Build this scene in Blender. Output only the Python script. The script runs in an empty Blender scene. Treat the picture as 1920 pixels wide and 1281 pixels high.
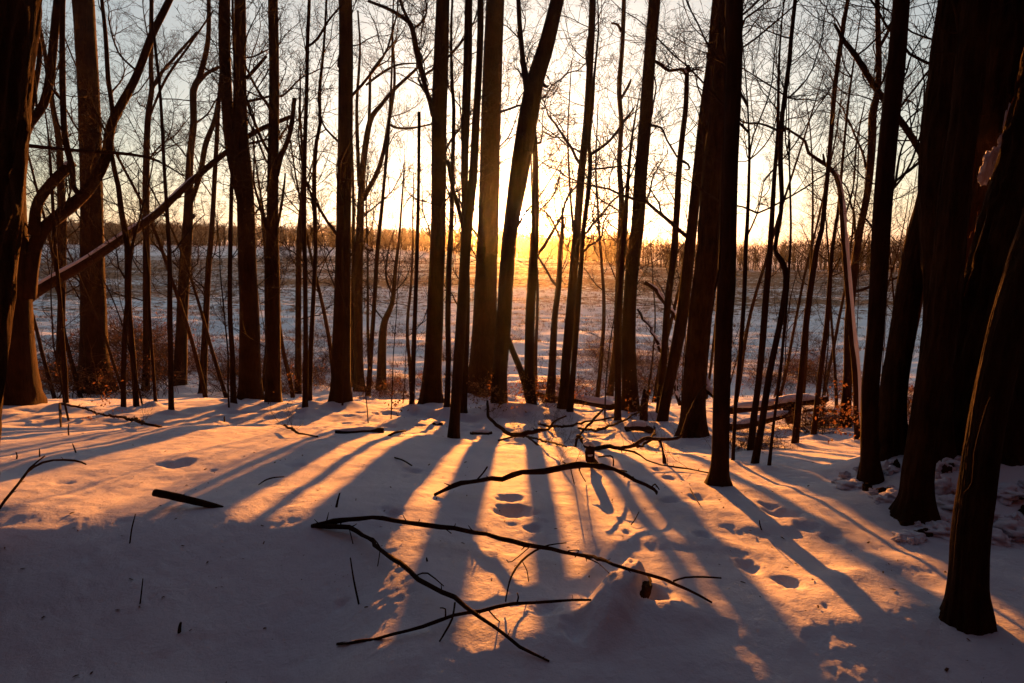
import bpy, math, random
import numpy as np
from mathutils import Matrix, Vector

R = math.radians
rng = random.Random(7)
nrg = np.random.default_rng(11)

# ------------------------------------------------------------------ camera
F_PX, CX, CY = 1173.0, 960.0, 640.5          # focal length and centre, in photo pixels
PITCH = R(8.92)                              # camera looks down the slope by this much
EYE = np.array([0.0, 0.0, 1.5])
SUN_EL, SUN_AZ = R(2.7), R(1.15)             # azimuth measured from +Y towards +X

scene = bpy.context.scene
COL = scene.collection
cam_data = bpy.data.cameras.new('camera')
cam_data.sensor_width = 36.0
cam_data.lens = 36.0 * F_PX / 1920.0
cam_data.clip_start, cam_data.clip_end = 0.05, 6000
cam = bpy.data.objects.new('camera', cam_data)
COL.objects.link(cam)
cam.location = EYE
cam.rotation_euler = (R(90) - PITCH, 0, 0)
scene.camera = cam

# ------------------------------------------------------------------ sky
SKY_STRENGTH = 0.058
world = bpy.data.worlds.new('World')
scene.world = world
world.use_nodes = True
wn, wl = world.node_tree.nodes, world.node_tree.links
wn.clear()
w_out = wn.new('ShaderNodeOutputWorld')
w_bg = wn.new('ShaderNodeBackground')
w_bg.inputs['Strength'].default_value = SKY_STRENGTH
sky = wn.new('ShaderNodeTexSky')
sky.sky_type = 'NISHITA'
sky.sun_disc = False
sky.sun_elevation = SUN_EL
sky.sun_rotation = SUN_AZ
sky.altitude = 100
sky.air_density = 1.0
sky.dust_density = 1.0
sky.ozone_density = 1.8
hsv = wn.new('ShaderNodeHueSaturation')
hsv.inputs['Saturation'].default_value = 0.68
wl.new(sky.outputs['Color'], hsv.inputs['Color'])
# the sun's own disc and the bright air right round it, at infinity like the sky itself
sdir = (math.sin(SUN_AZ) * math.cos(R(2.3)), math.cos(SUN_AZ) * math.cos(R(2.3)), math.sin(R(2.3)))
tc = wn.new('ShaderNodeTexCoord')
dot = wn.new('ShaderNodeVectorMath'); dot.operation = 'DOT_PRODUCT'
nrm = wn.new('ShaderNodeVectorMath'); nrm.operation = 'NORMALIZE'
wl.new(tc.outputs['Generated'], nrm.inputs[0])
wl.new(nrm.outputs['Vector'], dot.inputs[0])
dot.inputs[1].default_value = sdir
def wmath(op, a, b):
    n = wn.new('ShaderNodeMath'); n.operation = op
    for i, v in enumerate((a, b)):
        if isinstance(v, (int, float)): n.inputs[i].default_value = v
        else: wl.new(v, n.inputs[i])
    return n.outputs[0]
disc = wmath('GREATER_THAN', dot.outputs['Value'], math.cos(R(0.55)))
disc = wmath('MULTIPLY', disc, 60.0 / SKY_STRENGTH)
halo = wmath('POWER', wmath('MAXIMUM', dot.outputs['Value'], 0.0), 900.0)
halo = wmath('MULTIPLY', halo, 0.12 / SKY_STRENGTH)
wide = wmath('POWER', wmath('MAXIMUM', dot.outputs['Value'], 0.0), 22.0)
wide = wmath('MULTIPLY', wide, 0.05 / SKY_STRENGTH)
wider = wmath('POWER', wmath('MAXIMUM', dot.outputs['Value'], 0.0), 6.0)
wide = wmath('ADD', wide, wmath('MULTIPLY', wider, 0.085 / SKY_STRENGTH))

disc_bg = wn.new('ShaderNodeVectorMath'); disc_bg.operation = 'SCALE'
disc_bg.inputs[0].default_value = (1.0, 0.90, 0.70)
wl.new(wide, disc_bg.inputs['Scale'])
near_sun = wn.new('ShaderNodeVectorMath'); near_sun.operation = 'SCALE'
near_sun.inputs[0].default_value = (1.0, 0.74, 0.28)
wl.new(halo, near_sun.inputs['Scale'])
sun_face = wn.new('ShaderNodeVectorMath'); sun_face.operation = 'SCALE'
sun_face.inputs[0].default_value = (1.0, 0.86, 0.60)
wl.new(disc, sun_face.inputs['Scale'])
glow = wn.new('ShaderNodeVectorMath'); glow.operation = 'ADD'
wl.new(near_sun.outputs['Vector'], glow.inputs[0]); wl.new(sun_face.outputs['Vector'], glow.inputs[1])
addv = wn.new('ShaderNodeVectorMath'); addv.operation = 'ADD'
wl.new(hsv.outputs['Color'], addv.inputs[0])
add0 = wn.new('ShaderNodeVectorMath'); add0.operation = 'ADD'
wl.new(disc_bg.outputs['Vector'], add0.inputs[0]); wl.new(glow.outputs['Vector'], add0.inputs[1])
wl.new(add0.outputs['Vector'], addv.inputs[1])
wl.new(addv.outputs['Vector'], w_bg.inputs['Color'])
wl.new(w_bg.outputs['Background'], w_out.inputs['Surface'])

# ------------------------------------------------------------------ sun
sun_data = bpy.data.lights.new('sun', 'SUN')
sun_data.energy = 5.0
sun_data.angle = R(0.5)
sun_data.color = (1.0, 0.31, 0.045)
sun_obj = bpy.data.objects.new('sun', sun_data)
COL.objects.link(sun_obj)
sd = Vector((math.sin(SUN_AZ) * math.cos(SUN_EL), math.cos(SUN_AZ) * math.cos(SUN_EL), math.sin(SUN_EL)))
sun_obj.rotation_euler = sd.to_track_quat('Z', 'Y').to_euler()

scene.view_settings.view_transform = 'Standard'
scene.view_settings.look = 'None'
scene.view_settings.gamma = 1.0
scene.view_settings.use_curve_mapping = False
scene.view_settings.exposure = 2.1
scene.cycles.max_bounces = 5
scene.cycles.diffuse_bounces = 3
scene.cycles.glossy_bounces = 2

# ================================================================== numeric helpers
def lattice(ix, iy, seed):
    h = (ix.astype(np.int64) * 374761393 + iy.astype(np.int64) * 668265263 + seed * 974634777) & 0xFFFFFFFF
    h = ((h ^ (h >> 13)) * 1274126177) & 0xFFFFFFFF
    return ((h ^ (h >> 16)) & 0xFFFF) / 32767.5 - 1.0

def noise2(x, y, seed=0):
    x = np.asarray(x, float); y = np.asarray(y, float)
    ix, iy = np.floor(x), np.floor(y)
    fx, fy = x - ix, y - iy
    fx = fx * fx * fx * (fx * (fx * 6 - 15) + 10); fy = fy * fy * fy * (fy * (fy * 6 - 15) + 10)
    a = lattice(ix, iy, seed); b = lattice(ix + 1, iy, seed)
    c = lattice(ix, iy + 1, seed); d = lattice(ix + 1, iy + 1, seed)
    return (a + (b - a) * fx) + ((c + (d - c) * fx) - (a + (b - a) * fx)) * fy

def sstep(t):
    t = np.clip(t, 0, 1)
    return t * t * (3 - 2 * t)

# ------------------------------------------------------------------ terrain
S_TAB = np.arange(0, 700, 0.05)
def profile(knots):
    k = np.array(knots, float)
    z = np.interp(S_TAB, k[:, 0], k[:, 1])
    out = z.copy()
    for _ in range(2):
        c = np.cumsum(np.concatenate([np.full(11, out[0]), out, np.full(10, out[-1])]))
        out = (c[21:] - np.concatenate([[0], c])[:len(c) - 20][:len(out)]) / 21 if False else np.convolve(np.concatenate([np.full(10, out[0]), out, np.full(10, out[-1])]), np.ones(21) / 21, 'valid')
    return out + 1.5
P_L = profile([(0, -1.85), (1.5, -1.68), (2.6, -1.51), (3.3, -1.53), (4.5, -1.72), (7.6, -2.27), (10, -3.02), (14.5, -3.75), (17, -4.3), (21, -5.4), (27, -6), (100, -6), (160, -5.6), (500, 1.2), (700, 2.5)])
P_M = profile([(0, -1.75), (1.3, -1.61), (2.1, -1.52), (2.6, -1.54), (3.2, -1.62), (4.5, -1.79), (6.3, -2.12), (9.0, -2.98), (14.5, -3.85), (17, -4.4), (21, -5.4), (27, -6.1), (100, -6.2), (250, -6.0), (700, -3)])
P_R = profile([(0, -1.75), (1.3, -1.61), (2.1, -1.52), (2.6, -1.54), (3.2, -1.63), (4.5, -1.82), (5.9, -2.09), (8.5, -2.86), (12, -3.62), (16, -4.28), (20, -5.3), (26, -6.3), (60, -7), (110, -7.7), (700, -7.7)])

DENTS = []      # (x, y, radius, depth)
MOUNDS = []     # (x, y, rx, ry, height, angle)

RIDGES = []     # (A, B, half width, height)
def height(x, y, fine=True):
    x = np.asarray(x, float); y = np.asarray(y, float)
    s = np.clip(y, 0, 690)
    a = x / np.maximum(y, 4.0)
    zl, zm, zr = np.interp(s, S_TAB, P_L), np.interp(s, S_TAB, P_M), np.interp(s, S_TAB, P_R)
    u = sstep((a + 0.30) / 0.32)
    v = sstep((a - 0.0) / 0.42)
    z = zl + (zm - zl) * u
    z = z + (zr - z) * v
    # behind the camera the hill goes on level
    z = z + np.where(y < 0, 0.02 * -np.maximum(y, -40), 0)
    # hollow low on the left, just before the camera
    z = z - 0.26 * sstep((-0.35 - x) / 0.7) * sstep((3.7 - y) / 1.4) * sstep((y + 6) / 4)
    # drifting swells
    near = 1 - sstep((y - 22) / 8)
    z = z + near * (0.034 * noise2(x * .55, y * .55, 3) + 0.018 * noise2(x * 1.5, y * 1.3, 4))
    z = z + (1 - near) * (0.16 * noise2(x * .06, y * .06, 5) + 0.07 * noise2(x * .33, y * .33, 6))
    terr = sstep((y - 8.0) / 1.5) * near
    z = z + terr * (0.05 * noise2(x * 1.1, y * 1.1, 7) + 0.035 * np.abs(noise2(x * 2.3, y * 2.3, 8)))
    if fine:
        fn = 1 - sstep((y - 14) / 8)
        z = z + fn * (0.009 * noise2(x * 4, y * 3.2, 9) + 0.0045 * noise2(x * 11, y * 9, 10) + 0.0017 * noise2(x * 26, y * 22, 12) + 0.0011 * noise2(x * 55, y * 48, 15))
        mid = sstep((y - 20) / 4) * (1 - sstep((y - 170) / 80))
        z = z + mid * (0.14 * noise2(x * .28, y * .95, 13) + 0.05 * noise2(x * .9, y * 2.1, 16) * (y < 90) + 0.14 * noise2(x * .1, y * .38, 17))
        # broken crust lit at the near edge
        cr = sstep((x + 0.2) / 1.2) * (1 - sstep((y - 4.2) / 1.2))
        z = z + cr * 0.022 * np.maximum(noise2(x * 2.6 + y, y * 3.4, 14), -0.3)
    for (mx, my, rx, ry, h, ang) in MOUNDS:
        m = (np.abs(x - mx) < 3 * max(rx, ry)) & (np.abs(y - my) < 3 * max(rx, ry))
        if not np.any(m): continue
        ca, sa = math.cos(ang), math.sin(ang)
        dx, dy = x - mx, y - my
        q = ((dx * ca + dy * sa) / rx) ** 2 + ((-dx * sa + dy * ca) / ry) ** 2
        z = z + h * np.exp(-q) * m
    for (A, B, hw, h) in RIDGES:
        m = (np.abs(x - (A[0] + B[0]) / 2) < 1.0) & (np.abs(y - (A[1] + B[1]) / 2) < 1.0)
        if not np.any(m): continue
        ex, ey = B[0] - A[0], B[1] - A[1]; L2 = ex * ex + ey * ey; LL = math.sqrt(L2)
        t = ((x - A[0]) * ex + (y - A[1]) * ey) / L2; side = ((x - A[0]) * ey - (y - A[1]) * ex) / LL
        side = side + .012 * noise2(t * 5, t * 0, 41) + .006 * noise2(t * 13, t * 0, 42)
        q = np.abs(side) / (hw * (1 + .9 * np.clip(t, 0, 1.2)))
        along = sstep((t + .05) / .13) * (1 - sstep((t - .35) / .8))
        z = z + m * h * along * np.exp(-q ** 3.2) * (1 + .12 * noise2(t * 9, side * 30, 43))
    if fine:
        for (mx, my, r, d) in DENTS:
            m = (np.abs(x - mx) < 3 * r) & (np.abs(y - my) < 3 * r)
            if not np.any(m): continue
            q = ((x - mx) ** 2 + ((y - my) * 0.8) ** 2) / r ** 2 * (1 + .45 * noise2((x - mx) * 1.6 / r + mx * 9, (y - my) * 1.6 / r, 31))
            q = np.maximum(q, 0)
            z = z + m * (-d * np.exp(-q ** 1.5) + 0.07 * d * np.exp(-((np.sqrt(q) - 1.5) / .4) ** 2))
    return z

CP, SP = math.cos(PITCH), math.sin(PITCH)
def ray(px, py):
    dx, dz = (px - CX) / F_PX, (CY - py) / F_PX
    return np.array([dx, CP + dz * SP, -SP + dz * CP])
T_STEPS = np.concatenate([np.arange(1.5, 12, 0.02), np.arange(12, 40, 0.06), np.arange(40, 600, 1.0)])
def on_ground(px, py, lift=0.0, fine=False):
    """the place on the terrain that the photograph shows at this point"""
    d = ray(px, py)
    P = EYE[None] + T_STEPS[:, None] * d[None]
    g = height(P[:, 0], P[:, 1], fine) + lift - P[:, 2]
    i = np.argmax(g > 0)
    if g[i] <= 0: i = len(T_STEPS) - 1
    if i == 0: return P[0]
    t = g[i - 1] / (g[i - 1] - g[i])
    return P[i - 1] + (P[i] - P[i - 1]) * t
def at_depth(px, py, Y):
    d = ray(px, py)
    return EYE + d * (Y / d[1])
def cam_depth(p):
    return p[1] * CP - (p[2] - 1.5) * SP

# ------------------------------------------------------------------ mesh builders
def mk_mesh(name, V, Q=None, T=None, smooth=True):
    V = np.asarray(V, np.float32)
    nq = 0 if Q is None else len(Q); nt = 0 if T is None else len(T)
    loops = []
    if nq: loops.append(np.asarray(Q, np.int32).ravel())
    if nt: loops.append(np.asarray(T, np.int32).ravel())
    loops = np.concatenate(loops)
    starts = np.concatenate([np.arange(nq) * 4, nq * 4 + np.arange(nt) * 3]).astype(np.int32)
    tot = np.concatenate([np.full(nq, 4), np.full(nt, 3)]).astype(np.int32)
    me = bpy.data.meshes.new(name)
    me.vertices.add(len(V)); me.vertices.foreach_set('co', V.ravel())
    me.loops.add(len(loops)); me.loops.foreach_set('vertex_index', loops)
    me.polygons.add(len(starts)); me.polygons.foreach_set('loop_start', starts)
    me.polygons.foreach_set('loop_total', tot)
    me.polygons.foreach_set('use_smooth', np.full(len(starts), smooth))
    me.update(calc_edges=True)
    return me

class Geo:
    def __init__(s): s.V, s.Q, s.T, s.n = [], [], [], 0
    def add(s, V, Q=None, T=None):
        V = np.asarray(V, float)
        s.V.append(V)
        if Q is not None and len(Q): s.Q.append(np.asarray(Q) + s.n)
        if T is not None and len(T): s.T.append(np.asarray(T) + s.n)
        s.n += len(V)
    def arrays(s):
        return (np.concatenate(s.V), np.concatenate(s.Q) if s.Q else None, np.concatenate(s.T) if s.T else None)
    def mesh(s, name, smooth=True):
        V, Q, T = s.arrays()
        return mk_mesh(name, V, Q, T, smooth)

def frames(P):
    T = np.gradient(P, axis=0); T /= np.linalg.norm(T, axis=1)[:, None] + 1e-12
    ref = np.array([0, 1.0, 0]) if abs(T[0][1]) < 0.9 else np.array([1.0, 0, 0])
    U = np.zeros_like(P); u = np.cross(T[0], ref)
    for i in range(len(P)):
        u = u - T[i] * np.dot(u, T[i]); u /= np.linalg.norm(u) + 1e-12
        U[i] = u
    return T, U, np.cross(T, U)
def tube(P, r, sides=6, caps=True, radial=None, squash=None):
    P = np.asarray(P, float); r = np.asarray(r, float); n = len(P)
    T, U, W = frames(P)
    th = np.arange(sides) * 2 * np.pi / sides
    rr = np.repeat(r[:, None], sides, 1)
    if radial is not None: rr = rr * radial(n, th)
    V = P[:, None] + rr[..., None] * (np.cos(th)[None, :, None] * U[:, None] + np.sin(th)[None, :, None] * W[:, None])
    i = np.arange(n - 1)[:, None] * sides; j = np.arange(sides)[None]; k = (j + 1) % sides
    Q = np.stack([i + j, i + k, i + sides + k, i + sides + j], -1).reshape(-1, 4)
    V = V.reshape(-1, 3); Tr = []
    if caps:
        V = np.concatenate([V, P[:1], P[-1:]]); c0, c1 = n * sides, n * sides + 1
        for a in range(sides):
            b = (a + 1) % sides
            Tr.append((c0, b, a)); Tr.append((c1, (n - 1) * sides + a, (n - 1) * sides + b))
    return V, Q, (np.array(Tr) if Tr else None)

def spline(P, step):
    """Catmull-Rom through the rows of P (xyz + radius), resampled"""
    P = np.asarray(P, float)
    if len(P) == 2: P = np.array([P[0], (P[0] + P[1]) / 2, P[1]])
    E = np.vstack([2 * P[0] - P[1], P, 2 * P[-1] - P[-2]])
    out = []
    for i in range(1, len(E) - 2):
        n = max(2, int(np.linalg.norm(E[i + 1][:3] - E[i][:3]) / step))
        t = np.arange(n)[:, None] / n
        a, b, c, d = E[i - 1], E[i], E[i + 1], E[i + 2]
        out.append(0.5 * ((2 * b) + (c - a) * t + (2 * a - 5 * b + 4 * c - d) * t ** 2 + (3 * b - a - 3 * c + d) * t ** 3))
    out.append(P[-1:])
    o = np.vstack(out); o[:, 3] = np.maximum(o[:, 3], 0.0015)
    return o

# ------------------------------------------------------------------ scene tree helpers
def obj(name, me, mat=None, parent=None, loc=(0, 0, 0), **props):
    o = bpy.data.objects.new(name, me)
    COL.objects.link(o)
    o.location = loc
    if mat is not None and me is not None and not me.materials: me.materials.append(mat)
    if parent is not None: o.parent = parent
    for k, v in props.items(): o[k] = v
    return o
def thing(name, label, cat, loc, group=None):
    o = bpy.data.objects.new(name, None)
    o.empty_display_size = 0.2
    COL.objects.link(o); o.location = loc
    o['label'] = label; o['category'] = cat
    if group: o['group'] = group
    return o

# ================================================================== materials
def mat_new(name):
    m = bpy.data.materials.new(name); m.use_nodes = True
    nt = m.node_tree; b = nt.nodes['Principled BSDF']
    return m, nt, b
def ramp(nt, fac, stops):
    n = nt.nodes.new('ShaderNodeValToRGB')
    e = n.color_ramp.elements
    e[0].position, e[0].color = stops[0][0], (*stops[0][1], 1)
    e[1].position, e[1].color = stops[-1][0], (*stops[-1][1], 1)
    for p, c in stops[1:-1]:
        x = e.new(p); x.color = (*c, 1)
    nt.links.new(fac, n.inputs['Fac'])
    return n.outputs['Color']
def noise_node(nt, scale, detail=4, rough=.55, vec=None, mapscale=None, coord='Object'):
    t = nt.nodes.new('ShaderNodeTexCoord')
    src = t.outputs[coord] if vec is None else vec
    if mapscale:
        mp = nt.nodes.new('ShaderNodeMapping'); mp.inputs['Scale'].default_value = mapscale
        nt.links.new(src, mp.inputs['Vector']); src = mp.outputs['Vector']
    n = nt.nodes.new('ShaderNodeTexNoise')
    n.inputs['Scale'].default_value = scale; n.inputs['Detail'].default_value = detail
    n.inputs['Roughness'].default_value = rough
    nt.links.new(src, n.inputs['Vector'])
    return n.outputs['Fac']
def bump(nt, h, strength, dist, bsdf, prev=None):
    b = nt.nodes.new('ShaderNodeBump')
    b.inputs['Strength'].default_value = strength; b.inputs['Distance'].default_value = dist
    nt.links.new(h, b.inputs['Height'])
    if prev: nt.links.new(prev, b.inputs['Normal'])
    nt.links.new(b.outputs['Normal'], bsdf.inputs['Normal'])
    return b.outputs['Normal']

def snow_material(name, field=False):
    m, nt, b = mat_new(name)
    b.inputs['Roughness'].default_value = 0.85
    b.inputs['Specular IOR Level'].default_value = 0.15
    n1 = noise_node(nt, 1.2, 3)
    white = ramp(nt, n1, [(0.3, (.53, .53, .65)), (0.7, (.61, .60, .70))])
    if field:
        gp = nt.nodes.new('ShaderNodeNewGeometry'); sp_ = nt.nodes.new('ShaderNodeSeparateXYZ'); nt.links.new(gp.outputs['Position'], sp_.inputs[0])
        # colour lightened over the open field in place of light; duller under the trees
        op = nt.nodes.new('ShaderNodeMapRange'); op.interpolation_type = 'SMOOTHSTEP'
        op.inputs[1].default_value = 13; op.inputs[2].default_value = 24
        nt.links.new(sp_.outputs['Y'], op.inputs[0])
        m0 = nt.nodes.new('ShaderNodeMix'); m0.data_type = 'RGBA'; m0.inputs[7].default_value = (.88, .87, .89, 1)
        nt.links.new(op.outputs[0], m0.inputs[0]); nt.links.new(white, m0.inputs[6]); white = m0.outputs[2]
        # dry stubble and earth that show through the snow of the field, in broad bands
        geo = nt.nodes.new('ShaderNodeNewGeometry')
        sep = nt.nodes.new('ShaderNodeSeparateXYZ'); nt.links.new(geo.outputs['Position'], sep.inputs[0])
        big = noise_node(nt, 1.0, 3, .6, vec=geo.outputs['Position'], mapscale=(.018, .07, .05))
        sm = noise_node(nt, 1.0, 5, .7, vec=geo.outputs['Position'], mapscale=(.9, 2.2, .9))
        yr = nt.nodes.new('ShaderNodeMapRange'); yr.interpolation_type = 'SMOOTHSTEP'
        yr.inputs[1].default_value = 26; yr.inputs[2].default_value = 85
        yr.inputs[3].default_value = -0.19; yr.inputs[4].default_value = 0.035
        nt.links.new(sep.outputs['Y'], yr.inputs[0])
        yr2 = nt.nodes.new('ShaderNodeMapRange'); yr2.interpolation_type = 'SMOOTHSTEP'
        yr2.inputs[1].default_value = 190; yr2.inputs[2].default_value = 260
        yr2.inputs[3].default_value = 0.0; yr2.inputs[4].default_value = -0.2
        nt.links.new(sep.outputs['Y'], yr2.inputs[0])
        def mth(op, a, c):
            q = nt.nodes.new('ShaderNodeMath'); q.operation = op
            for i, v in enumerate((a, c)):
                if isinstance(v, (int, float)): q.inputs[i].default_value = v
                else: nt.links.new(v, q.inputs[i])
            return q.outputs[0]
        f = mth('ADD', mth('MULTIPLY', sm, 0.75), mth('MULTIPLY', big, 0.45))
        f = mth('ADD', mth('ADD', f, yr.outputs[0]), yr2.outputs[0])
        brown = ramp(nt, noise_node(nt, 3.0, 3), [(0.3, (.14, .062, .028)), (0.7, (.24, .115, .05))])
        fac = ramp(nt, f, [(0.56, (0, 0, 0)), (0.62, (1, 1, 1))])
        mx = nt.nodes.new('ShaderNodeMix'); mx.data_type = 'RGBA'
        nt.links.new(fac, mx.inputs[0]); nt.links.new(white, mx.inputs[6]); nt.links.new(brown, mx.inputs[7])
        white = mx.outputs[2]
    nt.links.new(white, b.inputs['Base Color'])
    p = bump(nt, noise_node(nt, 9, 5, .65), 0.45, 0.025, b)
    p = bump(nt, noise_node(nt, 60, 4, .7), 0.7, 0.006, b, p)
    bump(nt, noise_node(nt, 300, 2, .7), 0.8, 0.0016, b, p)
    return m
def bark_material(name, dark, light, sc=1.0, bstr=0.8):
    m, nt, b = mat_new(name)
    b.inputs['Roughness'].default_value = 0.9
    b.inputs['Specular IOR Level'].default_value = 0.04
    f = noise_node(nt, 1.0, 5, .65, mapscale=(26 * sc, 26 * sc, 4.5 * sc))
    g = noise_node(nt, 2.2, 3, .6)
    mixn = nt.nodes.new('ShaderNodeMath'); mixn.operation = 'ADD'
    nt.links.new(f, mixn.inputs[0]); nt.links.new(g, mixn.inputs[1])
    half = nt.nodes.new('ShaderNodeMath'); half.operation = 'MULTIPLY'; half.inputs[1].default_value = 0.5
    nt.links.new(mixn.outputs[0], half.inputs[0])
    c = ramp(nt, half.outputs[0], [(0.32, dark), (0.5, tuple((a + d) / 2 for a, d in zip(dark, light))), (0.66, light)])
    nt.links.new(c, b.inputs['Base Color'])
    bump(nt, f, bstr, 0.035 * min(1.0, bstr), b)
    return m
M_SNOW = snow_material('snow')
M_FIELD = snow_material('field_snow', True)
M_BARK = bark_material('brown_bark', (.011, .0045, .0022), (.046, .018, .008))
M_BARK_GREY = bark_material('grey_brown_bark', (.012, .0055, .003), (.05, .022, .011), .8)
M_BARK_OLD = bark_material('old_furrowed_bark', (.008, .0035, .0017), (.055, .024, .010), 1.0, 1.0)
M_WOOD = bark_material('bare_red_wood', (.09, .03, .018), (.20, .08, .045), .6)
M_TWIG = bark_material('twig_bark', (.016, .007, .004), (.05, .023, .013), .5, .2)
M_BRUSH = bark_material('brush_stem', (.05, .022, .014), (.13, .06, .035), .5, .2)
M_FAR = bark_material('far_wood_bark', (.028, .012, .006), (.07, .032, .016), .1, .1)
def leaf_material():
    m, nt, b = mat_new('dry_leaf')
    c = ramp(nt, noise_node(nt, 9, 2), [(0.35, (.11, .042, .016)), (0.65, (.24, .11, .045))])
    nt.links.new(c, b.inputs['Base Color'])
    b.inputs['Roughness'].default_value = .7
    tr = nt.nodes.new('ShaderNodeBsdfTranslucent'); nt.links.new(c, tr.inputs['Color'])
    ms = nt.nodes.new('ShaderNodeMixShader'); ms.inputs[0].default_value = .45
    nt.links.new(b.outputs[0], ms.inputs[1]); nt.links.new(tr.outputs[0], ms.inputs[2])
    nt.links.new(ms.outputs[0], nt.nodes['Material Output'].inputs['Surface'])
    return m
M_LEAF = leaf_material()
def grass_material():
    m, nt, b = mat_new('dry_grass')
    c = ramp(nt, noise_node(nt, 1.3, 3), [(0.35, (.12, .05, .022)), (0.65, (.28, .14, .06))])
    nt.links.new(c, b.inputs['Base Color']); b.inputs['Roughness'].default_value = .8
    return m
M_GRASS = grass_material()

# ================================================================== terrain features
for px, py, r, d in [(335, 869, .10, .06), (303, 868, .05, .02), (397, 883, .04, .02), (962, 957, .085, .075), (955, 934, .07, .045),
                     (1001, 992, .04, .03), (1320, 1006, .045, .04), (1258, 939, .05, .035), (1232, 880, .05, .02), (1255, 896, .05, .03),
                     (1207, 903, .035, .02), (1465, 962, .09, .05), (1440, 948, .05, .03), (555, 871, .07, .03), (775, 881, .07, .035),
                     (735, 963, .045, .035), (722, 955, .03, .02), (757, 893, .04, .015), (1175, 1000, .03, .015), (1310, 935, .06, .02),
                     (640, 1130, .03, .02), (1025, 1150, .05, .03), (1075, 1195, .05, .03), (1510, 990, .06, .03), (1560, 1010, .05, .02),
                     (1480, 1090, .05, .03), (1405, 1060, .05, .03), (120, 905, .06, .02), (65, 785, .08, .03), (1005, 962, .03, .015)]:
    p = on_ground(px, py); DENTS.append((p[0], p[1], r, d))
for k in range(110):            # small pits from fallen bark and twigs
    px, py = rng.uniform(20, 1750), rng.uniform(835, 1150)
    p = on_ground(px, py); DENTS.append((p[0], p[1], rng.uniform(.008, .02), rng.uniform(.003, .007)))
for k in range(150):            # trodden snow on the lower terrace
    px, py = rng.uniform(60, 1650), rng.uniform(752, 835)
    p = on_ground(px, py)
    if 8 < p[1] < 22: DENTS.append((p[0], p[1], rng.uniform(.08, .2), rng.uniform(.03, .09)))
def mound(px, py, rx, ry, h, ang=0.0):
    p = on_ground(px, py); MOUNDS.append((p[0], p[1], rx, ry, h, ang))

# ================================================================== branch and twig templates
def branch_polys(seed, levels, n1=9, n2=6, n3=4, curl=.5, droop=0.0, base_r=.011):
    g = random.Random(seed); polys = []
    def grow(p, d, L, r, lev, npts):
        pts = [np.array([*p, r])]
        d = np.array(d, float); d /= np.linalg.norm(d)
        kink = curl * (1.0 + .3 * lev)
        for i in range(npts):
            d = d + np.array([g.gauss(0, 1), g.gauss(0, 1), g.gauss(0, 1)]) * kink * .28
            d = d + np.array([0, 0, .09 if lev < 2 else .03 - droop])
            d /= np.linalg.norm(d)
            p = p + d * L / npts
            pts.append(np.array([*p, max(r * (1 - .82 * (i + 1) / npts), .0012)]))
        pts = np.array(pts); polys.append((lev, pts))
        if lev >= levels: return
        n = (n1, n2, n3)[lev]
        for c in range(n):
            f = (.18 if lev == 0 else .12) + (.86 if lev == 0 else .86) * (c + g.random() * .7) / n
            f = min(f, .98); q = f * npts; i = min(int(q), npts - 1)
            base = pts[i] + (pts[i + 1] - pts[i]) * (q - i)
            ax = pts[i + 1][:3] - pts[i][:3]; ax /= np.linalg.norm(ax)
            side = np.cross(ax, [g.gauss(0, .5), g.gauss(0, .5), 1]); side /= np.linalg.norm(side)
            if c % 2: side = -side
            side = side + np.array([0, 0, g.uniform(-.25, .5)])
            a = g.uniform(.55, 1.0)
            nd = ax * math.cos(a) + side * math.sin(a)
            nl = L * (.55, .50, .48)[lev] * (1.12 - .6 * f) * g.uniform(.6, 1.2)
            grow(base[:3], nd, nl, max(base[3] * .62, .0013), lev + 1, (9, 6, 4)[lev])
    grow(np.zeros(3), (1, 0, .05), 1.0, base_r, 0, 13)
    return polys
def polys_geo(polys, sides=(6, 4, 3, 3)):
    G = Geo()
    for lev, p in polys: G.add(*tube(p[:, :3], p[:, 3], sides[min(lev, 3)], caps=False))
    return G
BRANCH = []
for s in range(16):
    G = polys_geo(branch_polys(100 + s, 3, n1=8 + s % 4, n2=6, n3=4, curl=.45 + .25 * (s % 3), droop=.05 * (s % 3)))
    me = G.mesh('branch'); me.materials.append(M_TWIG); BRANCH.append(me)
SPRAY = []       # slender, flat sprays of fine twigs
for s in range(8):
    G = polys_geo(branch_polys(300 + s, 2, n1=9, n2=6, curl=.5, droop=.06, base_r=.006))
    me = G.mesh('twig_spray'); me.materials.append(M_TWIG); SPRAY.append(me)

def leaf_mesh(points, size, seed):
    g = random.Random(seed); V = []; T = []
    for p in points:
        s = size * g.uniform(.6, 1.3)
        a = Vector((g.gauss(0, 1), g.gauss(0, 1), g.gauss(0, .6) - .8)).normalized()
        b = a.cross(Vector((g.gauss(0, 1), g.gauss(0, 1), g.gauss(0, 1)))).normalized(); n = a.cross(b)
        o = Vector(p); k = len(V)
        V += [o, o + a * s * .5 + b * s * .28 + n * s * .1, o + a * s, o + a * s * .5 - b * s * .28 + n * s * .1]
        T += [(k, k + 1, k + 2), (k, k + 2, k + 3)]
    return mk_mesh('leaves', np.array([tuple(v) for v in V]), None, np.array(T), False)

def place_mesh(name, me, parent, base, p, az, inc, L, roll=None):
    o = bpy.data.objects.new(name, me); COL.objects.link(o); o.parent = parent
    rot = Matrix.Rotation(az, 4, 'Z') @ Matrix.Rotation(-inc, 4, 'Y') @ Matrix.Rotation(roll if roll is not None else rng.uniform(-.6, .6), 4, 'X')
    o.matrix_local = Matrix.Translation(Vector(p) - Vector(base)) @ rot @ Matrix.Scale(L, 4)
    return o

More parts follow.
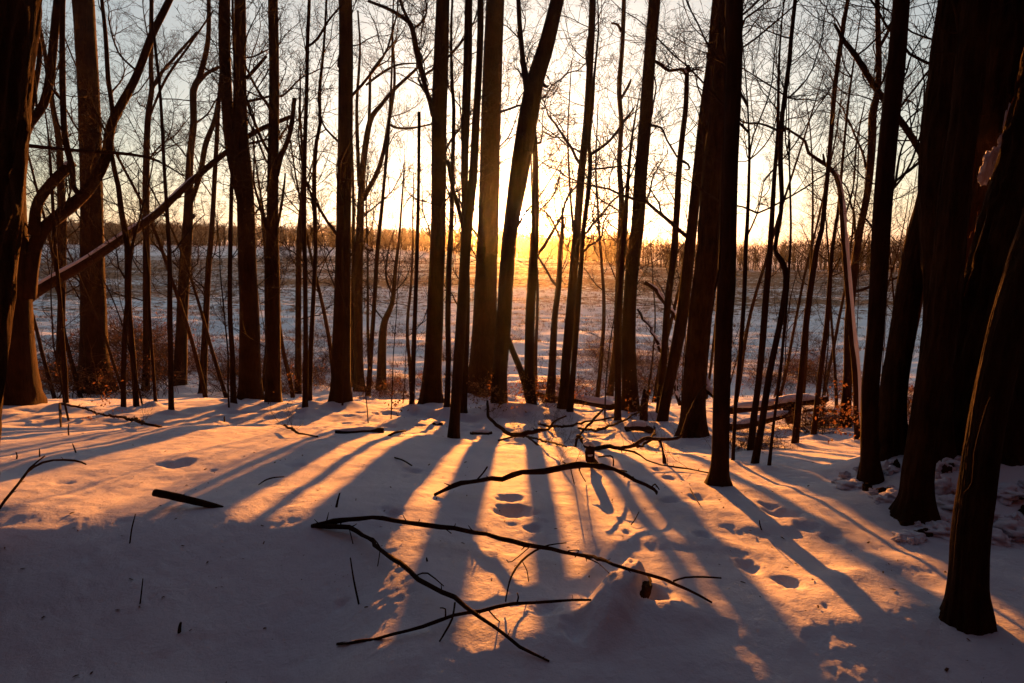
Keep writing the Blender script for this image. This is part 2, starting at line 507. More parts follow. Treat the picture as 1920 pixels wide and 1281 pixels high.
# ================================================================== trees traced from the photograph
BASES = []          # (px at base, py at base, nick)
def rough(seed, amp=.06, freq=3.0):
    def f(n, th):
        i = np.arange(n)[:, None] * np.ones(len(th))[None]
        c, s = np.cos(th)[None] * freq * .5 + 20, np.sin(th)[None] * freq * .5 + 20
        return 1 + amp * noise2(c + i * .11, s + i * .07, seed) + amp * .6 * noise2(c * 2 + i * .3, s * 2 - i * .2, seed + 1)
    return f
def furrow(seed, amp, k, step):
    """deep vertical ridges of old bark"""
    def f(n, th):
        z = np.arange(n)[:, None] * step; t = th[None] / (2 * np.pi) * k
        wob = 0.9 * noise2(z * 1.6 + t * .15, t * .35, seed)
        a = noise2((t + wob) % k * 1.0, z * 2.2, seed + 2)
        ridg = 1 - np.abs(a) * 2.2
        b = noise2(t * 3.1 + wob, z * 9, seed + 3)
        return 1 + amp * np.clip(ridg, -.8, 1) + amp * .35 * b
    return f

def trunk_path(pts, Y, k=0.0, extend=0.0, cut=False):
    """rows (x, y, width) of the photograph, base first, stood at depth Y -> world xyz + radius"""
    out = []
    z0 = at_depth(pts[0][0], pts[0][1], Y)[2]
    for i, (x, y, w) in enumerate(pts):
        p = at_depth(x, y, Y)
        Yi = Y + k * (p[2] - z0)
        p = at_depth(x, y, Yi)
        out.append([*p, .5 * w * cam_depth(p) / F_PX])
    out = np.array(out)
    if extend > 0:
        d = out[-1][:3] - out[-2][:3]; d /= np.linalg.norm(d); r0 = out[-1][3]; p = out[-1][:3].copy()
        n = max(2, int(extend / 1.2))
        for i in range(n):
            d = d + np.array([rng.gauss(0, .05), rng.gauss(0, .05), .06]); d /= np.linalg.norm(d)
            p = p + d * extend / n
            out = np.vstack([out, [*p, r0 * (1 - .8 * (i + 1) / n)]])
    return out

def add_branches(root, base, S, n, zmin, Lmin=.7, Lmax=3.0, sprays=0, leaves=0, azpref=None, spread=6.28):
    """S: resampled trunk (xyz, radius)"""
    cand = [i for i in range(len(S)) if S[i][2] > zmin]
    if not cand: return
    tips = []
    for b in range(n + sprays):
        i = cand[int((b + rng.random()) / (n + sprays) * len(cand)) % len(cand)] if b < n else rng.choice(cand)
        r = S[i][3]
        L = min(max(r * rng.uniform(22, 40), Lmin), Lmax) * rng.uniform(.7, 1.15)
        spray = b >= n
        L = min(L, .75 * r / .018) if not spray else rng.uniform(.6, 1.9)
        L = max(L, .45)
        az = rng.uniform(0, 6.283)
        me = rng.choice(SPRAY if spray else BRANCH)
        o = place_mesh('twig' if spray else 'branch', me, root, base, S[i][:3], az, rng.uniform(.1, .95) if not spray else rng.uniform(-.1, .7), L)
        tips.append(o)
    if leaves:
        pts = []
        for _ in range(leaves):
            o = rng.choice(tips); me = o.data
            c0 = me.vertices[rng.randrange(len(me.vertices) // 4, len(me.vertices))].co
            for _ in range(rng.randint(1, 4)):
                pts.append(o.matrix_local @ c0 + Vector((rng.gauss(0, .03), rng.gauss(0, .03), rng.gauss(0, .03))))
        obj('leaves', leaf_mesh(pts, .055, rng.random()), M_LEAF, root, kind='stuff')

TREES = []
def tree(nick, label, pts, ext=9.0, n=13, sprays=9, leaves=0, Y=None, k=0.0, mat=None, limbs=(), sides=14, zmin=None,
         cut=False, name='bare_tree', cat='tree', group='bare trees between the slope and the snowy field', furrows=None, flare=.35, Lmax=3.0, snowbase=.10):
    bx, by, bw = pts[0]
    g = on_ground(bx, by)
    if Y is None: Y = float(g[1])
    base = at_depth(bx, by, Y)
    gz = float(height(base[0], base[1], False))
    root = thing(name, label, cat, (base[0], base[1], gz), group)
    bl = np.array([base[0], base[1], gz])
    W = trunk_path(pts, Y, k, ext)
    r0 = W[0][3]
    foot = W[0].copy(); foot[2] = gz - .25; foot[3] = r0 * (1 + flare * 1.3)
    mid = W[0] + (W[1] - W[0]) * min(.35, .25 / max(.01, np.linalg.norm(W[1][:3] - W[0][:3])))
    W[0][3] *= 1 + flare * .25
    if W[0][2] > gz - .1: W = np.vstack([foot, W])
    step = .22 if not furrows else .035
    S = spline(W, step)
    if not furrows: S = np.vstack([spline(W[:3], .05)[:-1], spline(W[2:], step)]) if len(W) > 4 and W[2][2] - W[0][2] < 1.6 else S
    rad0 = rough(rng.randrange(999)) if not furrows else furrow(rng.randrange(999), *furrows, step)
    ph0, kl = rng.uniform(0, 6.28), rng.choice([4, 5, 6])
    def rad(n, th, S=S, rad0=rad0):
        e = np.exp(-np.maximum(S[:n, 2] - gz, 0) / max(.10, r0 * 1.6))[:, None]
        lob = np.maximum(0, np.cos(kl * th + ph0 + .8 * np.sin(th * 2 + ph0)))[None]
        return rad0(n, th) * (1 + e * (.12 + 1.1 * flare * lob))
    V, Q, T = tube(S[:, :3] - bl, S[:, 3], sides if not furrows else 110, True, rad)
    obj('trunk', mk_mesh('trunk', V, Q, T), mat or M_BARK, root)
    if zmin is None: zmin = gz + 2.6
    if n + sprays: add_branches(root, bl, S[:-1], n, zmin, sprays=sprays, leaves=leaves, Lmax=Lmax)
    for lp in limbs:
        opts = lp[1] if isinstance(lp, tuple) and isinstance(lp[1], dict) else {}
        pp = lp[0] if opts else lp
        LW = trunk_path(pp, Y + opts.get('dy', 0), opts.get('k', rng.uniform(-.15, .15)), opts.get('ext', 0))
        LS = spline(LW, .12)
        V, Q, T = tube(LS[:, :3] - bl, LS[:, 3], 8, True, rough(rng.randrange(999), .09))
        obj(opts.get('name', 'limb'), mk_mesh('limb', V, Q, T), mat or M_BARK, root)
        nn = opts.get('n', 4)
        if nn: add_branches(root, bl, LS[2:], nn, -99, Lmin=.4, Lmax=1.8, sprays=opts.get('sp', 3))
        if opts.get('snow'):
            m0 = LS[int(len(LS) * opts.get('s0', 0)):int(len(LS) * opts.get('s1', 1))].copy()
            off = np.array(opts.get('soff', (0, -.25, .8)), float)
            C = m0.copy(); C[:, :3] += off * m0[:, 3:4] * .62; C[:, 3] *= opts.get('sr', .8)
            C[0, 3] *= .3; C[-1, 3] *= .3
            V, Q, T = tube(C[:, :3] - bl, C[:, 3], 10, True, rough(rng.randrange(999), .22, 5))
            obj('snow_cap', mk_mesh('snow_cap', V, Q, T), M_SNOW, root)
    BASES.append((bx, by, nick)); TREES.append((root, S, Y))
    if snowbase and Y > 2.2: MOUNDS.append((base[0], base[1] - .05, r0 * 2.2 + .12, r0 * 2.2 + .12, (snowbase + r0 * .22) * min(1.0, (Y / 13) ** 1.5), 0))
    return root, bl, S

# mounds of snow that are in the photograph
p = on_ground(20, 785); MOUNDS.append((p[0], p[1], .25, .3, .08, 0))
mound(1668, 900, .42, .45, .18); mound(1750, 950, .5, .4, .13); mound(1885, 930, .6, .6, .26)

a_, b_ = on_ground(1194, 1090), on_ground(1098, 1215)
RIDGES.append((a_, b_, .058, .13)); d_ = on_ground(1228, 1122); DENTS.append((d_[0], d_[1], .06, .055))
mound(1150, 1180, .20, .42, .02, -.5); mound(1270, 1155, .22, .12, .045, .2)
mound(905, 775, .9, .5, .10); mound(1205, 775, .7, .5, .12); mound(1105, 868, .35, .3, .06)
mound(1010, 1190, .5, .2, .03, .3); mound(1600, 1080, .3, .1, .02, .6)

T_ = tree
# ---- left side
T_('furrowed trunk at the left edge', 'thick ridged trunk cut off by the left edge of the photo, its rim lit orange', [(-132, 1028, 165), (-118, 900, 160), (-80, 550, 155), (-50, 280, 152), (-22, 0, 150)], Y=3.0, ext=4, n=4, sprays=0, furrows=(.10, 26), mat=M_BARK_OLD, name='old_tree', snowbase=0, flare=.08)
T_('crook-limbed tree', 'heavy forked tree at far left whose crooked limb sweeps up over its neighbours', [(28, 772, 74), (30, 715, 62), (30, 620, 54), (30, 500, 42), (28, 400, 34), (32, 330, 28), (46, 252, 17), (63, 223, 15), (82, 195, 15), (93, 150, 15), (100, 80, 14), (108, 0, 13)], ext=6, n=5, sprays=9, limbs=[
    ([(52, 560, 26), (64, 470, 25), (84, 428, 24), (112, 404, 24), (165, 355, 21), (197, 300, 18), (207, 240, 16), (222, 205, 15), (255, 145, 14), (285, 67, 13), (318, 0, 12)], dict(n=9, sp=6, ext=2.0)),
    ([(64, 440, 20), (68, 392, 18), (82, 362, 18), (112, 328, 17), (137, 306, 15)], dict(n=0, snow=1, s0=.8, name='broken_limb')),
    ([(150, 366, 11), (138, 350, 9), (135, 315, 11), (124, 270, 11), (119, 225, 11), (117, 120, 10), (118, 0, 9)], dict(n=4, ext=1.5)),
    ([(46, 252, 8), (60, 200, 7), (74, 110, 9), (70, 70, 8), (55, 50, 6)], dict(n=3)),
    ([(30, 270, 8), (70, 275, 7), (150, 283, 6), (230, 288, 6), (290, 300, 4), (345, 330, 2)], dict(n=6, sp=6))], sides=18)
T_('wavy stem behind the crooked limb', 'wavering dark stem rising behind the crooked limb at the left', [(111, 727, 16), (115, 600, 13), (116, 500, 14), (116, 410, 15), (114, 345, 12), (110, 262, 11), (100, 205, 9), (93, 160, 8)], ext=5, n=7, sprays=6)
T_('thin kinked stem', 'thin kinked stem standing just right of the heavy forked tree', [(124, 763, 9), (122, 700, 9), (117, 640, 8), (112, 560, 7), (103, 460, 6), (96, 330, 5), (90, 250, 3)], ext=1, n=3, sprays=6)
T_('broad trunk left', 'broad straight trunk in the left group, second thickest there after the forked tree', [(181, 742, 52), (178, 680, 46), (176, 600, 42), (173, 500, 38), (172, 400, 36), (168, 215, 35), (155, 0, 36)], n=7, sprays=12, sides=18)
T_('y-forked stem', 'slim crooked stem leaning into another and parting again lower down', [(256, 766, 10), (252, 700, 10), (247, 640, 10), (241, 580, 11), (240, 535, 12), (239, 460, 11), (228, 400, 10), (222, 350, 9), (209, 288, 8), (211, 208, 8), (203, 150, 8), (198, 67, 7), (191, 0, 6)], ext=6, n=8, sprays=8)
T_('crossing stem', 'slender stem that crosses the crooked stem halfway up, left of it at the foot', [(232, 771, 9), (231, 700, 9), (235, 610, 9), (241, 545, 7), (247, 465, 6), (262, 410, 4), (280, 340, 3)], ext=1, n=4, sprays=5)
T_('upright stem with low twigs', 'upright knobbly trunk of middling girth left of the straight thin pole', [(272, 738, 14), (275, 670, 13), (275, 530, 13), (274, 430, 12), (274, 320, 11), (277, 225, 10), (285, 165, 9), (283, 130, 8), (284, 0, 7)], n=10, sprays=10, limbs=[([(285, 168, 6), (300, 140, 6), (330, 105, 5), (370, 60, 4)], dict(n=4)), ([(276, 230, 4), (310, 150, 5), (355, 85, 4), (400, 20, 3)], dict(n=5))])
T_('curving rod', 'thin rod-like stem curving out from the foot of the knobbly trunk', [(292, 762, 6), (288, 700, 5), (281, 600, 5), (277, 500, 4), (262, 380, 3)], ext=.8, n=0, sprays=5)
T_('straight thin pole', 'very straight thin tree like a pole, leaning slightly left, in front of the left group', [(321, 776, 9), (319, 600, 8), (318, 500, 8), (315, 430, 7), (307, 300, 6), (304, 235, 6), (299, 160, 5), (290, 80, 5), (282, 0, 4)], ext=6, n=5, sprays=8)
T_('twisted pale tree', 'twisted tree with paler flaking bark and a knob, behind the snowy leaning trunk', [(337, 731, 23), (341, 620, 21), (346, 500, 20), (352, 430, 18), (356, 300, 13), (363, 235, 12), (363, 170, 12), (373, 148, 11), (386, 100, 9), (391, 60, 8), (391, 0, 7)], mat=M_BARK_GREY, n=8, sprays=12, limbs=[
    ([(372, 155, 8), (388, 138, 7), (411, 126, 6)], dict(n=2)), ([(352, 395, 9), (365, 360, 9), (377, 320, 10), (386, 270, 10), (401, 230, 9), (410, 190, 8)], dict(n=2, name='co_stem')),
    ([(353, 410, 14), (362, 405, 11), (366, 404, 4)], dict(n=0, name='knob'))])
T_('slim trunk by the twin', 'slim trunk with leafy brush at its foot, left of the double trunk', [(380, 741, 14), (386, 600, 11), (391, 500, 10), (397, 430, 9), (406, 268, 8), (410, 195, 7)], ext=5, n=6, sprays=8)
T_('rod before the twin', 'thin wavering stem standing close before the double trunk', [(438, 765, 11), (436, 670, 9), (431, 570, 8), (433, 400, 7), (436, 300, 6), (440, 150, 5), (436, 0, 4)], n=3, sprays=6)
T_('double trunk', 'tall double trunk, two stems pressed together and joined below their middle', [(470, 757, 39), (468, 620, 35), (464, 500, 33), (461, 400, 33), (458, 330, 30), (452, 250, 24), (451, 150, 21), (450, 0, 20)], n=7, sprays=12, limbs=[([(456, 385, 18), (445, 340, 20), (433, 280, 20), (427, 220, 20), (422, 120, 21), (421, 0, 21)], dict(n=3, name='co_stem', ext=3, k=0)), ([(462, 148, 7), (478, 130, 7), (500, 105, 5)], dict(n=2))], sides=16)
T_('snag-armed trunk', 'straight trunk with one thick broken arm curving up on its right side', [(513, 764, 28), (512, 650, 27), (510, 520, 28), (511, 430, 23), (512, 300, 20), (514, 150, 18), (512, 0, 18)], n=6, sprays=12, limbs=[([(519, 330, 9), (526, 295, 10), (539, 265, 9), (547, 232, 9), (552, 184, 8)], dict(n=0, k=0, name='broken_limb')), ([(520, 430, 4), (530, 370, 5), (535, 325, 3)], dict(n=0))])
T_('short root-side stem', 'short dim stem half hidden at the left foot of the arm-bearing trunk', [(497, 739, 11), (498, 690, 10), (503, 620, 8), (500, 520, 6), (492, 400, 4)], ext=1, n=2, sprays=4)
T_('slim pair left stem', 'left stem of a close slim pair between two straight thick trunks', [(559, 743, 12), (559, 600, 11), (561, 450, 10), (566, 380, 8), (568, 310, 6), (563, 220, 4), (563, 160, 3)], ext=1, n=5, sprays=6)
T_('slim pair right stem', 'right and nearer stem of a close slim pair, reaching lowest into the snow', [(572, 772, 10), (573, 640, 9), (572, 500, 8), (570, 430, 9), (571, 300, 8), (575, 168, 7), (577, 67, 7), (580, 0, 6)], n=6, sprays=12, limbs=[([(574, 90, 4), (596, 72, 5), (615, 40, 4), (640, 10, 3)], dict(n=3))])
T_('bowed slim stem', 'bowed slim stem bending left at half height, left of the thick sheer trunk', [(580, 763, 10), (582, 668, 9), (588, 550, 8), (592, 467, 8), (591, 430, 8), (589, 335, 8), (593, 268, 7), (600, 232, 6), (599, 170, 6), (606, 100, 5), (612, 0, 4)], ext=6, n=7, sprays=8)
T_('thick sheer trunk', 'thick sheer trunk left of centre with a thin vine on its face', [(639, 762, 33), (641, 600, 31), (644, 430, 28), (648, 215, 27), (648, 0, 25)], n=6, sprays=12, sides=18, limbs=[([(642, 764, 4), (645, 600, 4), (642, 470, 4), (650, 330, 3), (655, 220, 2)], dict(n=0, dy=-.35, k=0, name='vine'))])
T_('narrow shadow stem', 'narrow stem squeezed beside the right edge of the thick sheer trunk', [(661, 736, 8), (661, 570, 7), (663, 400, 6), (660, 280, 4)], ext=1.5, n=4, sprays=6)
T_('many-limbed trunk', 'trunk dividing at mid height into many upswept limbs, right of the thick sheer trunk', [(674, 739, 20), (672, 640, 16), (672, 500, 17), (675, 430, 15), (679, 335, 12), (688, 255, 11), (698, 218, 10), (715, 197, 8), (735, 172, 7), (782, 128, 5)], ext=1, n=8, sprays=10, limbs=[
    ([(680, 375, 10), (708, 322, 9), (721, 275, 8), (728, 235, 7), (736, 188, 6), (740, 140, 5), (735, 60, 4)], dict(n=6, sp=5)), ([(674, 350, 8), (671, 285, 7), (669, 200, 6), (673, 134, 5), (675, 84, 4), (671, 20, 3)], dict(n=5, sp=5)),
    ([(690, 255, 6), (693, 200, 6), (694, 134, 5)], dict(n=0, name='broken_limb')), ([(727, 232, 5), (745, 240, 5), (775, 240, 4), (812, 232, 3)], dict(n=3)), ([(686, 160, 4), (712, 140, 5), (745, 122, 4), (790, 118, 2)], dict(n=4))])
T_('leaning thin trunk', 'thin trunk leaning to the right beside the short swollen tree', [(690, 750, 9), (695, 668, 9), (702, 568, 8), (708, 467, 8), (715, 400, 7), (721, 335, 6), (728, 252, 6), (734, 150, 4), (736, 60, 3)], ext=5, n=5, sprays=8)
T_('swollen-foot tree', 'short dark tree with a swollen foot splitting into two thin tops', [(715, 737, 18), (717, 640, 15), (722, 600, 12), (735, 570, 9), (742, 500, 7), (748, 450, 5), (752, 400, 4), (757, 330, 3)], ext=.5, n=5, sprays=12, leaves=60, limbs=[([(738, 556, 5), (724, 520, 4), (728, 470, 3), (740, 430, 2)], dict(n=3)), ([(700, 470, 5), (688, 465, 7), (680, 450, 4)], dict(n=0, name='snag', snow=1))])
T_('broken pole', 'straight grey pole of a dead tree broken off flat at the top', [(772, 769, 10), (775, 680, 9), (779, 560, 8), (783, 430, 7), (785, 330, 6), (786, 210, 6)], ext=0, n=0, sprays=2, name='dead_tree')
T_('limbed thick trunk', 'thick trunk left of the central pair with a long forked limb thrown up leftward', [(808, 766, 38), (812, 680, 34), (816, 570, 32), (821, 430, 28), (824, 215, 29), (827, 100, 28), (830, 0, 25)], n=5, sprays=9, sides=18, limbs=[
    ([(812, 218, 9), (806, 190, 9), (799, 168, 9), (782, 100, 11), (772, 52, 9), (758, 35, 7), (728, 17, 6), (690, 2, 5)], dict(n=5, sp=5, k=-.1)), ([(777, 52, 4), (790, 42, 4), (800, 22, 3), (798, 0, 3)], dict(n=1)), ([(766, 38, 6), (755, 15, 6), (748, -10, 6)], dict(n=1))])
T_('crooked slim neighbour', 'slim crooked trunk tucked behind the right side of the limbed thick trunk', [(838, 772, 11), (841, 668, 10), (840, 600, 10), (842, 500, 10), (846, 430, 9), (849, 300, 8), (851, 205, 7), (848, 160, 6), (846, 80, 5), (848, 0, 4)], n=6, sprays=12, leaves=40)
T_('near smooth trunk', 'smooth slim trunk in front of the central pair, rooted on the crest of the snow', [(850, 828, 22), (853, 780, 20), (856, 735, 20), (864, 620, 20), (869, 540, 20), (876, 430, 19), (887, 335, 16), (893, 215, 14), (898, 134, 13), (901, 0, 12)], mat=M_BARK_GREY, n=2, sprays=3, zmin=4.5, flare=.1)
T_('scaly stem behind it', 'scaly dark stem with withered leaves just behind the near smooth trunk', [(868, 782, 14), (873, 650, 13), (875, 560, 12), (873, 430, 12), (871, 335, 13), (872, 215, 13), (874, 130, 12), (877, 0, 10)], n=4, sprays=12, leaves=110, limbs=[([(869, 425, 9), (858, 385, 8), (847, 345, 7), (839, 300, 6)], dict(n=2)), ([(874, 330, 8), (876, 250, 8), (881, 117, 8), (882, 0, 8)], dict(n=2, dy=-.3, name='co_stem'))])
T_('great central trunk', 'widest central trunk, standing upright left of the sun with a snow covered root flare', [(907, 752, 62), (906, 700, 50), (908, 600, 43), (915, 430, 39), (921, 215, 36), (928, 0, 34)], n=5, sprays=9, sides=22, leaves=30, flare=.5, snowbase=.16)
T_('leaning forked trunk', 'big smooth trunk leaning right beside the sun and forking above it', [(936, 764, 30), (937, 700, 27), (943, 620, 28), (947, 560, 26), (951, 500, 27), (956, 440, 28), (965, 380, 32), (978, 300, 37), (992, 215, 37), (1004, 150, 32), (1020, 100, 30), (1033, 50, 27), (1045, 0, 25)], mat=M_BARK_GREY, n=3, sprays=5, sides=18, leaves=120, limbs=[
    ([(992, 190, 14), (984, 145, 11), (978, 90, 10), (974, 40, 9), (972, 0, 8)], dict(n=4, sp=5, k=0, ext=2)), ([(998, 268, 5), (1014, 268, 4), (1018, 247, 4), (1038, 258, 3), (1048, 250, 2)], dict(n=1)), ([(1015, 155, 10), (1024, 163, 6), (1030, 160, 3)], dict(n=0, snow=1, name='fungus_knob'))])
T_('trunk below the sun', 'straight slim trunk right below the sun with a thin stem slanting to its foot', [(997, 767, 19), (992, 700, 19), (994, 600, 18), (999, 500, 17), (1003, 430, 15), (1004, 380, 13), (1004, 300, 11), (998, 200, 8)], ext=1.5, n=3, sprays=4, leaves=70, limbs=[([(992, 752, 13), (980, 705, 13), (962, 660, 11), (948, 620, 9)], dict(n=0, k=0, name='co_stem'))])
# ---- right half
T_('splintered snag', 'slim dead trunk with a splintered two pronged top, right of the sun', [(1031, 763, 18), (1035, 700, 15), (1040, 600, 12), (1047, 540, 11), (1051, 470, 10), (1055, 420, 7), (1053, 382, 2)], ext=0, n=1, sprays=5, name='dead_tree', leaves=20, limbs=[([(1052, 450, 5), (1043, 430, 4), (1030, 405, 3), (1005, 385, 2)], dict(n=1)), ([(1054, 435, 4), (1060, 420, 3), (1060, 408, 2)], dict(n=0, name='splinter'))])
T_('mid slanting trunk', 'medium trunk slanting gently right, leftmost of three slanting the same way', [(1055, 777, 21), (1060, 700, 18), (1070, 570, 16), (1082, 430, 15), (1089, 335, 14), (1101, 215, 13), (1107, 100, 13), (1111, 0, 13)], n=5, sprays=12, sides=14)
T_('thin follower', 'thin stem following the right side of the medium slanting trunk up to the top', [(1068, 780, 12), (1076, 685, 10), (1082, 600, 10), (1089, 500, 9), (1094, 430, 9), (1102, 370, 9), (1107, 302, 8), (1104, 268, 7), (1111, 200, 6), (1114, 145, 5), (1122, 60, 3)], ext=1, n=4, sprays=12, limbs=[([(1107, 290, 6), (1130, 275, 5), (1145, 262, 5), (1162, 240, 4)], dict(n=3)), ([(1103, 318, 4), (1130, 316, 4), (1162, 312, 3), (1200, 308, 2)], dict(n=4))])
T_('knotty dark stem', 'knotty dark stem with many stub branches left of the thick slanting trunk', [(1143, 748, 13), (1149, 690, 11), (1154, 640, 10), (1159, 530, 10), (1163, 450, 12), (1165, 400, 12), (1165, 370, 11), (1161, 300, 9), (1165, 235, 8), (1161, 168, 9), (1166, 100, 8), (1168, 60, 8), (1170, 0, 8)], n=8, sprays=12, limbs=[([(1165, 185, 5), (1180, 158, 5), (1183, 148, 3)], dict(n=1)), ([(1165, 60, 5), (1158, 46, 5), (1146, 44, 3)], dict(n=0)), ([(1162, 232, 4), (1178, 218, 4), (1190, 200, 2)], dict(n=1))])
T_('thick slanting trunk', 'thick slanting trunk right of the sun with a bent branch near the top', [(1181, 780, 34), (1180, 720, 28), (1179, 620, 26), (1184, 520, 24), (1196, 420, 24), (1201, 335, 24), (1211, 215, 23), (1219, 100, 22), (1228, 0, 22)], n=4, sprays=12, sides=16, limbs=[([(1226, 114, 6), (1240, 122, 7), (1255, 133, 6), (1275, 130, 5), (1286, 140, 4)], dict(n=2)), ([(1219, 235, 5), (1240, 240, 4), (1250, 262, 4), (1270, 295, 4)], dict(n=3))])
T_('slim stem against it', 'slim stem standing against the left face of the thick slanting trunk', [(1158, 797, 13), (1159, 700, 12), (1161, 600, 11), (1166, 500, 10), (1172, 430, 9), (1178, 330, 7)], ext=1.5, n=2, sprays=4)
T_('hook-topped trunk', 'slim leaning trunk ending in a bent snowy hook top, left of the nearest right trunks', [(1237, 782, 15), (1245, 668, 13), (1252, 568, 13), (1262, 484, 12), (1269, 400, 12), (1272, 335, 11), (1278, 268, 10), (1286, 200, 9), (1288, 140, 8), (1292, 122, 5)], ext=0, n=2, sprays=9, limbs=[([(1288, 145, 7), (1283, 132, 6), (1275, 128, 3)], dict(n=1, snow=1)), ([(1275, 300, 6), (1290, 308, 5), (1292, 318, 4), (1284, 318, 2)], dict(n=0)), ([(1290, 135, 4), (1305, 130, 3), (1320, 135, 2)], dict(n=1))])
T_('long slanting trunk', 'long slanting trunk crossing in front of the hook topped one at its foot', [(1240, 799, 20), (1250, 740, 20), (1263, 680, 21), (1278, 600, 22), (1290, 500, 20), (1300, 400, 19), (1311, 300, 19), (1320, 215, 18), (1335, 100, 16), (1344, 0, 16)], n=4, sprays=9, sides=16)
T_('wide furrowed trunk', 'wide furrowed trunk just behind and left of the nearest smooth one', [(1297, 826, 46), (1301, 735, 41), (1312, 600, 42), (1325, 500, 42), (1330, 400, 38), (1337, 300, 34), (1344, 215, 28), (1352, 100, 20), (1358, 0, 14)], n=4, sprays=12, mat=M_BARK_OLD, furrows=(.05, 22), zmin=3.5)
T_('nearest smooth trunk', 'smooth dark trunk rooted alone in the foreground snow, casting a long shadow to the right', [(1345, 915, 42), (1347, 890, 35), (1350, 850, 32), (1353, 720, 32), (1357, 600, 32), (1361, 540, 34), (1365, 430, 31), (1369, 300, 29), (1373, 200, 31), (1376, 100, 33), (1377, 0, 33)], n=2, sprays=3, zmin=4.3, mat=M_BARK_GREY, sides=20, ext=5, flare=.25, limbs=[([(1340, 545, 4), (1349, 500, 4), (1352, 420, 4), (1355, 300, 3), (1358, 180, 3), (1361, 60, 3), (1352, 0, 3)], dict(n=0, dy=-.25, k=0, name='vine'))])
T_('lithe stem a', 'lithe stem rising just right of the nearest smooth trunk', [(1374, 869, 6), (1379, 760, 7), (1388, 660, 8), (1395, 560, 8), (1398, 467, 8), (1401, 420, 7), (1405, 300, 5), (1402, 200, 3)], ext=1, n=3, sprays=12, limbs=[([(1397, 450, 4), (1420, 400, 3), (1432, 340, 2)], dict(n=2))])
T_('upright stem behind the bent one', 'upright slim stem just behind and left of the sharply bent one', [(1407, 852, 13), (1414, 780, 12), (1422, 720, 11), (1430, 640, 12), (1436, 560, 12), (1443, 480, 11), (1448, 400, 9), (1452, 330, 8), (1458, 250, 6), (1460, 150, 5), (1466, 40, 3)], n=4, sprays=8)
T_('sharply bent stem', 'slim trunk with a sharp sideways bend at its middle', [(1415, 874, 14), (1428, 800, 12), (1443, 700, 12), (1460, 620, 11), (1474, 540, 12), (1472, 505, 11), (1462, 485, 10), (1453, 467, 8), (1461, 420, 8), (1466, 370, 8), (1463, 300, 9), (1467, 215, 8), (1480, 117, 8), (1491, 0, 7)], n=5, sprays=12, flare=.1)
T_('whip stem', 'whip thin stem standing right of the sharply bent trunk at the snow edge', [(1442, 878, 6), (1450, 800, 5), (1463, 700, 5), (1472, 600, 5), (1480, 500, 4), (1483, 420, 4), (1480, 300, 3)], ext=1, n=1, sprays=9, flare=.1)
T_('log-crossing trunk', 'slim straight trunk leaning right in front of the snowy fallen logs', [(1490, 838, 12), (1504, 685, 11), (1514, 585, 11), (1531, 467, 10), (1541, 430, 9), (1551, 335, 8), (1557, 268, 8), (1566, 160, 8), (1579, 67, 8), (1590, 0, 7)], n=6, sprays=10, leaves=50)
T_('right log stem', 'slim stem leaning right beside the end of the fallen logs', [(1525, 822, 10), (1538, 700, 9), (1551, 600, 9), (1560, 470, 7), (1571, 400, 6), (1580, 300, 5), (1592, 180, 4)], ext=1.5, n=4, sprays=12, leaves=50)
T_('dim back rod', 'dim rod-like stem behind the log end, leaning slightly left', [(1569, 772, 6), (1564, 670, 5), (1557, 570, 4), (1553, 470, 3)], ext=1, n=1, sprays=5)
r_, b_, s_ = T_('snow-plastered tree', 'slanting thin tree plastered white with snow along its whole near side', [(1611, 832, 15), (1609, 800, 14), (1605, 700, 13), (1597, 620, 12), (1588, 520, 11), (1581, 430, 10), (1577, 370, 9), (1568, 330, 9), (1547, 308, 7), (1516, 287, 6), (1510, 265, 5), (1481, 245, 4)], ext=.3, n=1, sprays=4, flare=.1, limbs=[([(1545, 308, 5), (1545, 300, 5), (1543, 288, 3)], dict(n=0)), ([(1580, 420, 4), (1600, 350, 3), (1606, 270, 3), (1622, 190, 2)], dict(n=3))])
C = s_[3:int(len(s_) * .72)].copy(); C[:, :3] += np.array([.42, -.62, .25]) * C[:, 3:4]; C[:, 3] *= .64 * (1 + .35 * noise2(np.arange(len(C)) * .9, np.zeros(len(C)), 77)); C[-1, 3] *= .3
V, Q, T = tube(C[:, :3] - b_, C[:, 3], 10, True, rough(5, .22, 5))
obj('snow_cap', mk_mesh('snow_cap', V, Q, T), M_SNOW, r_)
T_('dark forked tree', 'dark tree beside the snow plastered one, forking high and crossed by a long diagonal limb', [(1584, 810, 19), (1590, 700, 16), (1592, 600, 15), (1603, 500, 14), (1612, 435, 12), (1618, 405, 12), (1628, 352, 12), (1635, 268, 14), (1636, 215, 14), (1644, 180, 11), (1648, 134, 10), (1647, 84, 10), (1645, 0, 8)], n=5, sprays=12, limbs=[([(1648, 90, 6), (1662, 66, 6), (1674, 40, 5), (1690, 20, 4)], dict(n=3))])
T_('red smooth trunk', 'smooth reddish trunk standing on the lit crest at right, snow heaped behind it', [(1634, 905, 37), (1631, 860, 31), (1630, 800, 29), (1632, 720, 29), (1642, 620, 29), (1649, 500, 30), (1654, 400, 31), (1665, 260, 31), (1677, 150, 31), (1690, 0, 29)], n=2, sprays=4, zmin=4.2, sides=20, ext=5, flare=.1, snowbase=0, limbs=[([(1612, 906, 14), (1617, 870, 10), (1625, 830, 7)], dict(n=0, dy=.15, k=0, name='root'))])
